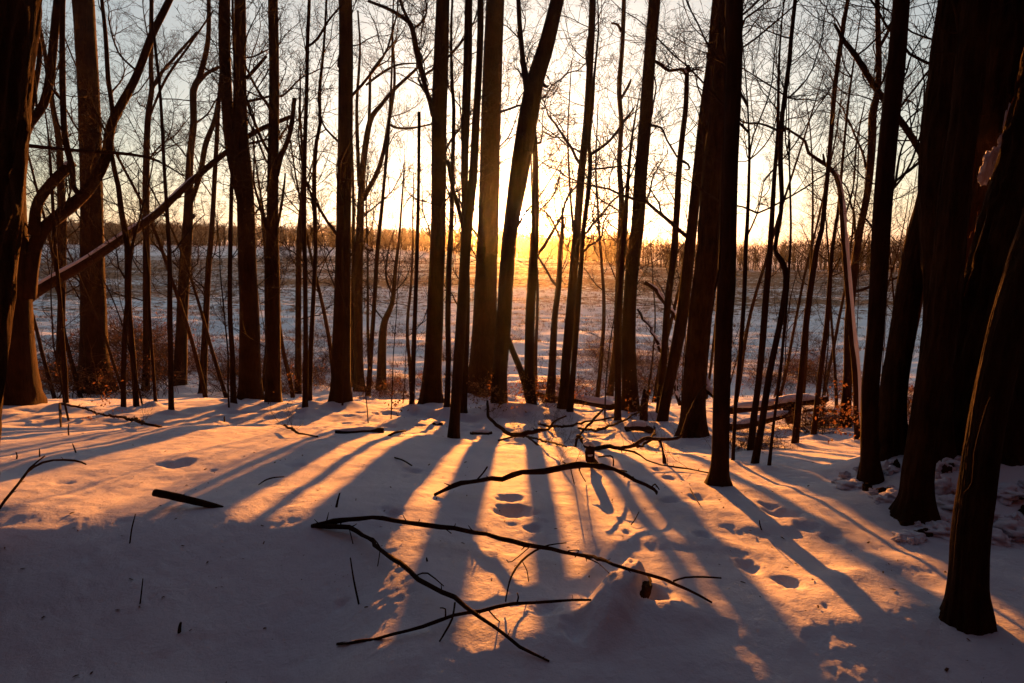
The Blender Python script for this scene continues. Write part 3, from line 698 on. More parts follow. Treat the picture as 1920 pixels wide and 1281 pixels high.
T_('leaning scaly trunk', 'scaly trunk leaning right into the dark group of big trees', [(1668, 852, 50), (1675, 735, 44), (1693, 620, 42), (1708, 520, 42), (1722, 440, 38), (1737, 380, 36), (1752, 300, 34), (1765, 200, 30), (1775, 0, 26)], n=4, sprays=4, mat=M_BARK_OLD, furrows=(.04, 20), limbs=[([(1735, 320, 13), (1727, 287, 12), (1695, 235, 12), (1645, 170, 11), (1605, 105, 10), (1585, 80, 8), (1564, 44, 5)], dict(n=8, sp=8, k=0, dy=1.0)), ([(1735, 295, 5), (1705, 320, 6), (1680, 340, 4), (1672, 370, 3)], dict(n=2))])
T_('gap stem', 'thin trunk seen in the gap between the scaly leaning trunk and the dark group', [(1680, 832, 10), (1695, 702, 10), (1719, 600, 9), (1735, 500, 8), (1745, 420, 6)], ext=.5, n=0, sprays=3)
T_('pale whip sapling', 'pale green-brown whip of a sapling before the scaly leaning trunk', [(1676, 833, 5), (1672, 760, 4), (1676, 700, 4), (1678, 600, 4), (1674, 540, 3), (1668, 470, 2)], ext=.3, n=0, sprays=3, name='sapling', cat='sapling', group='thin saplings at the field edge', flare=0)
T_('bark-ridged right trunk', 'ridged trunk at right whose left edge glows, behind a smoother dark one', [(1738, 905, 62), (1745, 850, 60), (1755, 700, 56), (1765, 560, 56), (1761, 420, 62), (1765, 280, 68), (1778, 150, 66), (1795, 0, 60)], Y=4.4, ext=4, n=0, sprays=2, furrows=(.06, 24), mat=M_BARK_OLD, name='old_tree', zmin=3.5, snowbase=0)
T_('smooth dark right trunk', 'dark smoother trunk leaning right, its foot in a dark hollow of the snow at right', [(1715, 975, 66), (1719, 930, 54), (1722, 880, 50), (1735, 800, 50), (1748, 720, 52), (1765, 620, 52), (1778, 500, 50), (1786, 400, 50), (1797, 300, 48), (1812, 200, 47), (1833, 0, 46)], ext=4, n=2, sprays=2, mat=M_BARK_OLD, furrows=(.065, 26), zmin=3.4, snowbase=.05, limbs=[([(1796, 60, 4), (1793, 30, 4), (1785, 0, 3)], dict(n=0, dy=-.2)), ([(1795, 62, 3), (1775, 60, 3), (1760, 50, 2)], dict(n=0, dy=-.2)), ([(1790, 102, 3), (1770, 98, 3), (1752, 100, 2)], dict(n=0, dy=-.2))])
r_, b_, s_ = T_('hollow old trunk', 'massive old trunk at the right with bare red wood and stuck patches of snow', [(1885, 905, 190), (1880, 800, 165), (1878, 600, 150), (1882, 400, 146), (1895, 200, 135), (1905, 0, 130)], Y=5.4, ext=4, n=2, sprays=0, furrows=(.07, 30), mat=M_BARK_OLD, name='old_tree', zmin=4.5, snowbase=0)
T_('deeply furrowed leaner', 'great deeply furrowed trunk leaning out of the right edge of the photo', [(1822, 900, 170), (1828, 840, 155), (1850, 700, 138), (1888, 550, 134), (1928, 400, 128), (1975, 200, 120), (2020, 0, 115)], Y=4.6, ext=6, n=2, sprays=0, furrows=(.11, 30), mat=M_BARK_OLD, name='old_tree', zmin=3.6, snowbase=0)
T_('front vine-clad trunk', 'nearest bent trunk low at the right with a vine, curving away to the right', [(1813, 1172, 74), (1814, 1100, 62), (1820, 1000, 60), (1834, 900, 57), (1849, 800, 56), (1868, 700, 58), (1892, 600, 60), (1922, 500, 60), (1955, 400, 58), (2010, 200, 54), (2060, 0, 50)], ext=6, n=1, sprays=0, mat=M_BARK_OLD, furrows=(.06, 20), zmin=3, snowbase=.04, flare=.12, limbs=[([(1808, 925, 4), (1824, 905, 4), (1828, 850, 4), (1840, 800, 4), (1850, 765, 4), (1858, 745, 3)], dict(n=0, dy=-.12, k=0, name='vine'))])

# snow stuck to the old trunk and bare wood patch
def clump(px, py, w, h, Y, seed, depth=.5):
    """a lump of snow lodged against bark or a root: an uneven rounded body"""
    c = at_depth(px, py, Y); s = cam_depth(c) / F_PX
    n, m = 40, 24
    th = np.linspace(0, 2 * np.pi, n, endpoint=False); ph = np.linspace(.001, np.pi - .001, m)
    T, P = np.meshgrid(th, ph)
    d = np.stack([np.sin(P) * np.cos(T), np.sin(P) * np.sin(T), np.cos(P)], -1)
    r = 1 + .42 * noise2(d[..., 0] * 1.9 + seed, d[..., 2] * 1.9 + d[..., 1] * 1.3, seed) + .26 * noise2(d[..., 0] * 4 + seed, d[..., 2] * 4 + d[..., 1] * 3, seed + 1) + .12 * noise2(d[..., 0] * 9 + seed, d[..., 2] * 9 + d[..., 1] * 7, seed + 2)
    V = d * r[..., None] * np.array([w * s / 2, w * s / 2 * depth, h * s / 2])
    V = V.reshape(-1, 3) + c
    i = np.arange(m - 1)[:, None] * n; j = np.arange(n)[None]; k = (j + 1) % n
    return V, np.stack([i + j, i + n + j, i + n + k, i + k], -1).reshape(-1, 4)
for (x, y, w, h) in [(1858, 312, 34, 60), (1872, 290, 30, 38), (1845, 330, 20, 30), (1890, 228, 13, 60), (1880, 262, 16, 24), (1873, 360, 11, 18)]:
    V, Q = clump(x, y, w, h, 5.4 - .33, rng.randrange(99), .35)
    obj('snow_patch', mk_mesh('snow_patch', V - b_, Q), M_SNOW, r_)
V, Q = clump(1822, 560, 62, 300, 5.4 - .27, 3, .35)
obj('bare_wood', mk_mesh('bare_wood', V - b_, Q), M_WOOD, r_)

# lumpy snow heaped over roots and rubble under the big right-hand trees
heap = [(1600, 905, 60, 26), (1640, 888, 50, 24), (1668, 878, 36, 30), (1690, 925, 46, 30), (1655, 930, 50, 28), (1712, 1000, 60, 30), (1760, 985, 80, 44), (1795, 940, 70, 40), (1770, 905, 50, 44), (1765, 870, 36, 50), (1790, 830, 50, 24), (1800, 870, 46, 34), (1850, 960, 80, 40), (1885, 915, 80, 36), (1905, 985, 90, 60), (1860, 1000, 70, 40), (1735, 975, 40, 26)]
root = thing('snow_heap', 'lumpy heap of snow over roots beneath the big dark trees at the right', 'snow heap', tuple(on_ground(1740, 960)))
for i, (x, y, w, h) in enumerate(heap):
    g = on_ground(x, y + h * .3)
    V, Q = clump(x, y + h * .25, w * .8, h * .7, float(g[1]), 40 + i, 1.0)
    obj('snow_lump', mk_mesh('snow_lump', V - np.array(root.location), Q), M_SNOW, root)
    for j in range(3):
        x2, y2 = x + rng.uniform(-.6, .6) * w, y + rng.uniform(-.5, .6) * h; g = on_ground(x2, y2 + 2)
        V, Q = clump(x2, y2, w * rng.uniform(.3, .5), h * rng.uniform(.35, .6), float(g[1]), 140 + i * 3 + j, .8)
        dark = j == 2
        obj('root' if dark else 'snow_lump', mk_mesh('lump', V - np.array(root.location), Q), M_BARK_OLD if dark else M_SNOW, root)

# ================================================================== logs, stumps, fallen branches
def lying(name, label, cat, pts, lifts=None, mat=None, snow=None, group=None, Ys=None, sides=8, subs=(), twigs=0, cap_mat=None, step=.06, amp=.08):
    """a thing that lies on (or arches over) the snow: rows (x, y, width) in the photograph"""
    lifts = lifts or [0.0] * len(pts)
    def world(pts, lifts, Ys):
        out = []
        for i, (x, y, w) in enumerate(pts):
            if Ys is not None: p = at_depth(x, y, Ys[i])
            else:
                p = on_ground(x, y, 0.0)
                r = .5 * w * cam_depth(p) / F_PX
                p = on_ground(x, y, lifts[i] + r * .6)
            out.append([*p, .5 * w * cam_depth(p) / F_PX])
        return np.array(out)
    W = world(pts, lifts, Ys)
    mid = W[len(W) // 2]
    bl = np.array([mid[0], mid[1], float(height(mid[0], mid[1], False))])
    root = thing(name, label, cat, tuple(bl), group)
    S = spline(W, step)
    if 'branch' in name:
        ii = np.arange(len(S)) * step; jf = np.minimum(1, np.minimum(np.arange(len(S)), np.arange(len(S))[::-1]) / 3.0)
        for c_ in range(3): S[:, c_] += jf * S[:, 3] * (.9 * noise2(ii * 7, ii * 0 + c_ * 7.3, rng.randrange(99)) + .5 * noise2(ii * 19, ii * 0 + c_, rng.randrange(99)))
        S[:, 3] *= 1 + .18 * noise2(ii * 16, ii * 0 + 2.2, rng.randrange(99))
    V, Q, T = tube(S[:, :3] - bl, S[:, 3], sides, True, rough(rng.randrange(999), amp))
    if 'branch' in name and len(S) > 12:
        GG = Geo(); GG.add(V, Q, T)
        for _ in range(int(len(S) * step * 7)):
            q_ = S[rng.randrange(1, len(S) - 1)]; dd = np.array([rng.gauss(0, 1), rng.gauss(0, .6), rng.gauss(.2, .8)]); dd /= np.linalg.norm(dd)
            l_ = rng.uniform(1.6, 4.5) * q_[3]; a_ = q_[:3] - bl
            GG.add(*tube(np.array([a_, a_ + dd * l_ * .6, a_ + dd * l_ + np.array([0, 0, .1 * l_])]), np.array([.34, .24, .12]) * q_[3], 5, True))
        V, Q, T = GG.arrays()
    obj('stem' if 'branch' in name or 'stick' in name or 'twig' in name else 'trunk', mk_mesh('stem', V, Q, T), mat or M_BARK, root)
    for sp in subs:
        sw = world(sp[0], sp[1], sp[2] if len(sp) > 2 else None)
        SS = spline(sw, step)
        V, Q, T = tube(SS[:, :3] - bl, SS[:, 3], 6, True, rough(rng.randrange(999), amp))
        obj('side_branch', mk_mesh('side_branch', V, Q, T), mat or M_BARK, root)
    if snow:
        a, b, k = snow[:3]
        C = S[int(a * (len(S) - 1)):int(b * (len(S) - 1)) + 1].copy()
        C[:, 2] += C[:, 3] * (.55 if len(snow) < 4 else snow[3]); C[:, 3] *= k
        n = len(C); tp = np.minimum(1, np.minimum(np.arange(n) + .3, n - np.arange(n) - .7) / (2.5 if len(snow) < 5 else snow[4])); C[:, 3] *= np.sqrt(np.clip(tp, .08, 1))
        C[:, 2] += .25 * C[:, 3] * noise2(np.arange(n) * .35, np.zeros(n) + 3.3, rng.randrange(99))
        V, Q, T = tube(C[:, :3] - bl, C[:, 3], 12, True, rough(rng.randrange(999), .16, 4))
        obj('snow_cap', mk_mesh('snow_cap', V, Q, T), M_SNOW, root)
    for _ in range(twigs):
        i = rng.randrange(2, len(S) - 1)
        place_mesh('twig', rng.choice(SPRAY), root, bl, S[i][:3], rng.uniform(0, 6.28), rng.uniform(-.1, .8), rng.uniform(.18, .45))
    return root, bl, S

# diagonal fallen trunk at the left, hung up in its neighbours
def gY(x, y): return float(on_ground(x, y)[1])
lying('fallen_tree', 'long fallen trunk hung diagonally between the left trees, its upper side white with snow', 'fallen tree',
      [(20, 590, 20), (57, 556, 19), (91, 534, 19), (151, 500, 18), (198, 470, 17), (248, 435, 15), (292, 403, 13), (336, 362, 12), (380, 322, 11), (420, 289, 10), (480, 247, 9), (545, 219, 7)],
      Ys=[15.5] * 12, snow=(.04, .72, .72, .75), sides=10, step=.2, twigs=0, mat=M_BARK_GREY)
lying('log', 'long snow covered log lying behind the trunks right of the sun', 'log', [(1000, 737, 14), (1050, 746, 15), (1100, 753, 15), (1160, 765, 16)], Ys=[15.2, 14.9, 14.6, 14.3], snow=(0, 1, .95, .6), sides=12, step=.15)
lying('log', 'upper long snow capped log at right, raised above the others on its root mass', 'log', [(1366, 770, 15), (1400, 765, 16), (1450, 760, 17), (1500, 753, 17), (1535, 752, 15), (1552, 748, 10)], Ys=[12.6] * 6, snow=(0, .9, .92, .6), sides=12, step=.12, group='snowy logs piled at right', subs=[([(1480, 756, 24), (1482, 775, 30), (1486, 792, 26)], [0] * 3, [12.6, 12.5, 12.4]), ([(1545, 750, 4), (1543, 770, 5), (1545, 790, 4)], [0] * 3, [12.6] * 3)])
lying('log', 'lower snow capped log slanting up under the raised one at right', 'log', [(1366, 802, 14), (1400, 796, 15), (1440, 786, 15), (1480, 776, 12)], Ys=[11.6, 11.8, 12.0, 12.3], snow=(0, 1, .92, .6), sides=12, step=.12, group='snowy logs piled at right')
lying('log', 'short snow covered log at the right end of the pile', 'log', [(1530, 790, 12), (1570, 788, 13), (1605, 783, 11)], Ys=[12.4, 12.5, 12.6], snow=(0, 1, 1.0, .5), sides=12, step=.1, group='snowy logs piled at right')
lying('log', 'thin snowy log lying just below the raised log end', 'log', [(1505, 772, 5), (1530, 768, 6), (1568, 772, 6)], Ys=[12.8] * 3, snow=(0, 1, 1.0, .5), sides=8, step=.1, group='snowy logs piled at right')
lying('log', 'thin snow dusted log in the brush at the far left', 'log', [(60, 694, 8), (100, 692, 9), (150, 689, 8)], snow=(0, 1, 1.0, .5), sides=8, step=.2)
lying('log', 'dark ended log half buried in snow left of the near smooth trunk', 'log', [(628, 810, 6), (660, 809, 9), (695, 808, 11), (718, 808, 12)], snow=(0, .97, .95, .5), sides=14, step=.05)
lying('log', 'small log with a pink lit snow top beside the near smooth trunk', 'log', [(884, 813, 8), (900, 812, 9), (921, 812, 7)], snow=(0, 1, .9, .6), sides=10, step=.05)
lying('log', 'tiny snow topped log end left of the near smooth trunk', 'log', [(812, 795, 6), (829, 796, 8)], snow=(0, 1, .9, .5), sides=10, step=.05)
lying('log', 'short thick arched log under a snow cushion behind the fallen branches', 'log', [(1172, 806, 10), (1185, 801, 14), (1205, 801, 15), (1222, 808, 12)], [.0, .04, .04, 0], snow=(0, .95, 1.0, .7), sides=12, step=.05)
# snow-laden branch leaning in front of the crest
lying('snowy_branch', 'stout snow laden branch stub rising from the crest among the tangled branches', 'branch', [(1083, 818, 8), (1091, 826, 9), (1101, 836, 12), (1110, 850, 15), (1114, 872, 17)], [.22, .22, .2, .12, .0], snow=(.25, 1, .95, .5), sides=12, step=.02)
lying('fallen_branch', 'leaning snow covered branch between the widest right trunk and the nearest one', 'branch', [(1321, 700, 9), (1328, 720, 11), (1337, 748, 12), (1343, 770, 9)], Ys=[9.5, 9.3, 9.1, 9.0], snow=(0, 1, .85, .6), sides=10, step=.06)
lying('fallen_branch', 'curving snow topped branch fallen across behind the long slanting trunk', 'branch', [(1208, 530, 8), (1225, 540, 8), (1242, 560, 8), (1258, 582, 7), (1270, 606, 6)], Ys=[15.5] * 5, snow=(0, 1, .85, .6), sides=8, step=.1)
lying('fallen_branch', 'thin pale leaning branch behind the foot of the long slanting trunk', 'branch', [(1195, 580, 4), (1212, 605, 5), (1232, 640, 6), (1262, 715, 7), (1275, 760, 7)], Ys=[15.0, 14.8, 14.6, 14.3, 14.0], snow=(.1, 1, .8, .5), sides=8, step=.1)

def stump(name, label, bx, by, top, w, Y=None, seed=1, cap=False):
    g = on_ground(bx, by); Y = Y or float(g[1]); base = at_depth(bx, by, Y)
    bl = np.array([base[0], base[1], float(height(base[0], base[1], False))])
    root = thing(name, label, 'stump', tuple(bl))
    W = trunk_path([(bx, by, w)] + top, Y); W = np.vstack([[W[0][0], W[0][1], bl[2] - .15, W[0][3] * 1.2], W])
    S = spline(W, .04)
    V, Q, T = tube(S[:, :3] - bl, S[:, 3], 16, True, rough(seed, .16, 4))
    k = np.where(V[:, 2] > V[:, 2].max() - .12)[0]; V[k, 2] += .09 * noise2(V[k, 0] * 22, V[k, 1] * 22, seed)
    obj('trunk', mk_mesh('stump', V, Q, T), M_BARK, root)
    return root, bl
stump('stump', 'jagged dark stump between the thick slanting trunk and the long slanting one', 1207, 789, [(1208, 760, 14), (1212, 735, 13)], 15, seed=4)
stump('stump', 'small leaning stub with a snowy side behind the fallen branches', 1246, 868, [(1242, 850, 7), (1236, 838, 5)], 8, seed=6)
r_, b_ = stump('stump', 'low dark stump carrying a flat snow topped slab beside the dark right trunk', 1685, 882, [(1684, 860, 26), (1684, 851, 27)], 28, Y=5.6, seed=8)
W = trunk_path([(1650, 845, 5), (1670, 847, 6), (1700, 852, 7)], 5.6)
V, Q, T = tube(spline(W, .03)[:, :3] - b_, spline(W, .03)[:, 3], 8, True, rough(3, .15)); obj('slab', mk_mesh('slab', V, Q, T), M_BARK, r_)
W[:, 2] += .03; W[:, 3] *= .95
V, Q, T = tube(spline(W, .02)[:, :3] - b_, spline(W, .02)[:, 3], 10, True, rough(13, .3, 6)); obj('snow_cap', mk_mesh('snow_cap', V, Q, T), M_SNOW, r_)

# foreground fallen branches
GB = 'fallen branches lying on the foreground snow'
lying('fallen_branch', 'long upper branch of the foreground pair, running right until it dives under the snowy log', 'branch',
      [(585, 987, 9), (612, 980, 10), (640, 975, 9), (700, 974, 8), (800, 981, 8), (850, 992, 8), (935, 1010, 8), (1030, 1028, 8), (1100, 1042, 7), (1150, 1057, 7), (1200, 1071, 6), (1250, 1088, 6), (1290, 1105, 5), (1335, 1130, 4)],
      [0, .03, .06, .09, .10, .09, .08, .07, .06, .05, .04, .05, .03, 0], sides=10, group=GB, subs=[
          ([(948, 1128, 3), (952, 1105, 3), (960, 1078, 4), (978, 1052, 4), (1003, 1033, 4), (1030, 1022, 3), (1062, 1018, 2)], [.02, .05, .08, .08, .08, .12, .12]),
          ([(980, 1054, 2), (988, 1070, 2), (991, 1090, 2)], [.08, .04, .01]), ([(820, 985, 3), (832, 990, 2), (846, 1000, 2)], [.1, .08, .04]),
          ([(1065, 1033, 2), (1085, 1032, 2), (1078, 1045, 2)], [.08, .1, .06]), ([(1098, 1046, 3), (1120, 1055, 2), (1142, 1075, 2)], [.06, .04, .01]),
          ([(1262, 1090, 4), (1285, 1083, 4), (1320, 1082, 4), (1352, 1084, 3)], [.04, .06, .06, .04]), ([(1000, 1020, 2), (960, 1053, 2), (950, 1050, 2)], [.08, .06, .05])])
lying('fallen_branch', 'lower branch of the foreground pair, slanting down right across the snow', 'branch',
      [(590, 987, 8), (620, 986, 9), (650, 990, 9), (690, 1012, 8), (740, 1053, 9), (790, 1086, 9), (850, 1124, 9), (895, 1157, 8), (950, 1192, 7), (1000, 1224, 5), (1030, 1240, 4)],
      [0, .03, .05, .06, .07, .08, .08, .07, .05, .02, 0], sides=10, group=GB, subs=[
          ([(676, 1005, 3), (700, 1010, 3), (714, 1028, 2)], [.06, .1, .1]), ([(713, 1028, 2), (711, 1045, 2), (708, 1062, 2)], [.08, .04, .01]),
          ([(783, 1078, 3), (802, 1075, 3), (832, 1099, 2)], [.09, .12, .1]), ([(655, 992, 2), (660, 1012, 2), (662, 1020, 2)], [.05, .02, 0])])
lying('fallen_branch', 'thin branch crossing under the foreground pair, one end powdered with snow', 'branch',
      [(632, 1208, 5), (700, 1200, 6), (740, 1190, 6), (790, 1172, 6), (850, 1155, 6), (900, 1146, 6), (960, 1130, 6), (1040, 1126, 5), (1108, 1125, 4)],
      [0, 0, .02, .03, .04, .05, .06, .05, .02], sides=8, group=GB, snow=(0, .14, 1.2, .4), subs=[
          ([(853, 1130, 4), (848, 1160, 4), (835, 1185, 4), (824, 1203, 3)], [.08, .05, .03, 0]), ([(835, 1160, 3), (835, 1142, 3), (825, 1140, 2)], [.05, .08, .08]),
          ([(915, 1143, 3), (930, 1160, 3), (938, 1166, 2)], [.05, .02, 0]), ([(970, 1128, 3), (972, 1120, 3), (970, 1112, 2)], [.06, .08, .09])])
lying('log', 'thick log buried under a smooth sleeve of snow where the long foreground branch dives in', 'log',
      [(1212, 1068, 14), (1212, 1086, 22), (1206, 1108, 26), (1190, 1132, 26), (1160, 1165, 24)], [-.05, -.05, -.055, -.08, -.12], sides=16, step=.02, amp=.12)
lying('stick', 'short black stick of broken wood poking out of the lit snow at left', 'stick', [(290, 924, 14), (330, 932, 14), (375, 943, 13), (418, 953, 8)], [.07, .05, .02, -.01], sides=10, step=.02, amp=.12)
lying('fallen_branch', 'bowed branch arching above the snow in the middle of the photo', 'branch',
      [(815, 928, 6), (850, 914, 9), (900, 901, 9), (960, 891, 10), (1020, 884, 11), (1075, 875, 12), (1105, 872, 10), (1150, 880, 8), (1190, 900, 7), (1225, 917, 6), (1231, 926, 5)],
      [0, .04, .12, .17, .20, .22, .22, .19, .14, .08, .02], sides=10, group='tangled fallen branches on the crest', subs=[
          ([(893, 901, 3), (905, 888, 3), (914, 875, 3)], [.1, .15, .2]), ([(1105, 872, 6), (1120, 877, 6), (1145, 880, 5), (1175, 884, 3)], [.2, .18, .12, .04]),
          ([(1070, 878, 2), (1073, 892, 2), (1077, 908, 2)], [.2, .1, 0]), ([(1085, 877, 2), (1090, 890, 2), (1098, 903, 2)], [.2, .1, 0]),
          ([(1222, 914, 3), (1228, 908, 3), (1236, 918, 2)], [.08, .1, .05]), ([(1122, 857, 3), (1145, 855, 3), (1150, 862, 3), (1150, 873, 3)], [.2, .2, .18, .1])], twigs=2)
lying('fallen_branch', 'dark branch hanging down left of the tangle and sweeping right along the snow', 'branch',
      [(914, 752, 4), (918, 783, 6), (936, 800, 7), (960, 813, 8), (1000, 810, 8), (1026, 805, 5), (1040, 790, 4), (1062, 780, 3)], Ys=[8.7, 8.4, 8.2, 8.0, 8.0, 8.2, 8.4, 8.5], sides=8, group='tangled fallen branches on the crest', subs=[
          ([(962, 812, 6), (968, 801, 6), (985, 803, 5), (1000, 806, 4)], None, [8.0, 8.0, 7.9, 7.9]), ([(1003, 812, 5), (1020, 820, 6), (1034, 832, 6), (1033, 842, 4)], None, [8.0, 7.9, 7.7, 7.6])] if False else [], twigs=9)
lying('fallen_branch', 'long crooked branch lying along the crest, rising at its right end to the furrowed trunk', 'branch',
      [(988, 818, 3), (1003, 831, 4), (1019, 846, 6), (1058, 844, 6), (1079, 850, 7), (1098, 848, 8), (1118, 845, 8), (1136, 839, 8), (1180, 840, 7), (1207, 824, 7), (1253, 826, 6), (1276, 818, 5), (1290, 780, 5), (1306, 743, 4), (1325, 721, 3)],
      Ys=[7.4, 7.2, 7.0, 6.8, 6.7, 6.7, 6.7, 6.7, 6.8, 6.9, 7.0, 7.1, 7.2, 7.4, 7.6], sides=8, mat=M_BARK_GREY, group='tangled fallen branches on the crest', twigs=12)
lying('fallen_branch', 'straight thin branch slanting up to the right out of the tangle', 'branch', [(1078, 842, 5), (1083, 824, 5), (1091, 812, 4), (1110, 790, 5), (1131, 768, 4)], Ys=[6.9, 7.0, 7.2, 7.5, 7.8], sides=8, group='tangled fallen branches on the crest')
lying('fallen_branch', 'long thin drooping branch running down right from the tangle to the nearest trunk', 'branch', [(1160, 843, 4), (1190, 848, 4), (1212, 862, 3), (1240, 871, 3), (1290, 880, 3), (1335, 888, 3)], [.12, .1, .06, .03, .02, .01], sides=6, group='tangled fallen branches on the crest', twigs=2)
for i_, (lab_, pts_) in enumerate([('thin branch hooped low over the trampled snow left of the tangle', [(1010, 795, 4), (1050, 801, 5), (1095, 792, 4), (1150, 783, 3)]), ('low branch lying right under the great central trunk', [(935, 826, 4), (975, 818, 4), (1030, 829, 4), (1062, 838, 3)]),
        ('forked dead branch behind the stout snow laden stub', [(1085, 803, 5), (1120, 806, 5), (1165, 790, 4), (1200, 772, 3)]), ('dead branch in the snow before the long slanting trunk', [(1195, 838, 5), (1215, 828, 5), (1228, 812, 4), (1226, 800, 3)])]):
    lying('fallen_branch', lab_, 'branch', pts_, [.03, .08, .10, .14], sides=6, group='tangled fallen branches on the crest', twigs=7)
lying('fallen_branch', 'wiry branch with side twigs lying low on the far left snow', 'branch', [(112, 757, 4), (150, 764, 4), (184, 775, 4), (245, 786, 5), (270, 793, 5), (303, 801, 4)], [.2, .16, .12, .08, .05, 0], sides=6, group='wiry branches on the snow at left', twigs=5, subs=[([(112, 757, 4), (113, 775, 5), (114, 800, 3)], [.2, .1, 0])])
lying('fallen_branch', 'small twiggy branch at the top of the bright snow left of centre', 'branch', [(533, 797, 4), (548, 805, 5), (561, 811, 4), (596, 819, 3)], [.06, .05, .04, 0], sides=6, group='wiry branches on the snow at left', twigs=6)
lying('fallen_branch', 'arching twig with a drooping tip at the left edge in shade', 'branch', [(-5, 960, 5), (20, 925, 5), (44, 896, 5), (66, 874, 4), (101, 862, 4), (140, 863, 4), (162, 871, 3)], [0, .08, .14, .18, .2, .18, .15], sides=6, group='wiry branches on the snow at left', subs=[([(44, 896, 4), (56, 878, 4), (84, 855, 3)], [.14, .2, .26])])
lying('stick', 'bent black stick behind the half buried dark ended log', 'stick', [(729, 817, 5), (742, 811, 5), (760, 808, 4)], [0, .03, .04], sides=6, step=.03)
k_ = [('thin curled twig on the orange snow left of centre', [(485, 909, 2), (497, 901, 3), (512, 896, 3), (533, 894, 2)]), ('short bent twig in the bright streak', [(740, 858, 3), (755, 863, 3), (772, 873, 3)]),
      ('tiny upright twig right of the bowed branch', [(1183, 984, 2), (1190, 975, 2), (1198, 960, 2)]), ('fine straw-like twig on the lit snow before the nearest trunk', [(1292, 912, 2), (1300, 928, 2), (1312, 946, 2)])]
for lab, pp in k_: lying('twig', lab, 'twig', pp, [0, .02, .03, .02][:len(pp)], sides=5, step=.02, group='small twigs on the snow')
def upright(label, x0, y0, x1, y1, w):
    g = on_ground(x0, y0); Y = float(g[1])
    lying('twig', label, 'twig', [(x0, y0 + 4, w), ((x0 + x1) / 2 + rng.uniform(-2, 2), (y0 + y1) / 2, w * .85), (x1, y1, w * .6)], Ys=[Y, Y, Y - .02], sides=5, step=.03, group='small twigs standing in the snow')
for a in [('blunt upright stick left of the bowed branch in the shade', 630, 952, 637, 925, 5), ('tall thin stem standing in the dark snow below the pair of branches', 673, 1130, 657, 1046, 4), ('straight dry stalk above the dark hollow at left', 243, 1018, 254, 964, 3),
          ('faint stalk in the darkness at lower left', 262, 1133, 268, 1085, 3), ('leaning stalk on the lit snow at far left', 144, 850, 136, 832, 3), ('short stalk at the left edge of the shade', 30, 862, 30, 848, 3), ('stub of a twig right of the first stalk at the left edge', 74, 858, 74, 842, 3),
          ('tiny stub in the shade right of the upper branch', 803, 1055, 800, 1046, 4), ('dark stub in the lower left darkness', 336, 1185, 339, 1168, 7), ('forked stalk near the top of the lit snow left', 129, 816, 129, 795, 3), ('curved spike by the shadow of the nearest trunk', 1430, 995, 1424, 976, 3), ('short spike on the left crest', 421, 787, 421, 781, 3)]:
    upright(*a)

# ================================================================== saplings (thin, placed over the terrace)
used_labels = set()
LOOKS = ['slender', 'short', 'crooked', 'wispy', 'tall thin', 'leaning', 'spindly', 'twiggy']
def near_nick(px, py):
    return min(BASES_TRACED, key=lambda b: abs(b[0] - px) + .6 * abs(b[1] - py))
BASES_TRACED = list(BASES)
def auto_label(px, py, kind):
    cands = sorted(BASES_TRACED, key=lambda b: abs(b[0] - px) + .6 * abs(b[1] - py))
    for b in cands[:4]:
        side = 'left' if px < b[0] else 'right'
        pos = 'behind' if py < b[1] - 6 else ('before' if py > b[1] + 6 else 'beside')
        for look in ('bare', 'thin', 'wispy'):
            l = '%s %s just %s of and %s the %s' % (look, kind, side, pos, b[2])
            if l not in used_labels and len(l.split()) <= 16:
                used_labels.add(l); return l
    return 'slim %s lost among the stems at the field edge' % kind
def sapling(px, py, h, w, lean=0., leaves=0, n=3, sp=6):
    g = on_ground(px, py); bl = np.array([g[0], g[1], float(height(g[0], g[1], False))])
    root = thing('sapling', auto_label(px, py, 'sapling'), 'sapling', tuple(bl), 'thin saplings at the field edge')
    r = .5 * w * cam_depth(g) / F_PX
    P = []; p = np.array([0, 0, -.1]); d = np.array([lean, rng.gauss(0, .04), 1.0])
    nn = 9
    for i in range(nn + 1):
        P.append([*p, r * (1 - .75 * i / nn)])
        d = d + np.array([rng.gauss(0, .06), rng.gauss(0, .06), 0]); d[2] = 1
        p = p + d * h / nn
    S = spline(np.array(P), .3)
    V, Q, T = tube(S[:, :3], S[:, 3], 6, True); obj('trunk', mk_mesh('trunk', V, Q, T), M_TWIG, root)
    S[:, :3] += bl
    add_branches(root, bl, S[:-1], n, bl[2] + h * .25, sprays=sp, leaves=leaves, Lmax=1.6)
for i in range(24):
    px = rng.uniform(60, 1720); py = rng.uniform(736, 770) if rng.random() < .7 else rng.uniform(765, 800)
    if 900 < px < 1010 and rng.random() < .5: px += 120
    sapling(px, py, rng.uniform(2.2, 6.5), rng.uniform(2.0, 4.5), rng.gauss(0, .05), leaves=rng.choice([0, 0, 20, 40]))
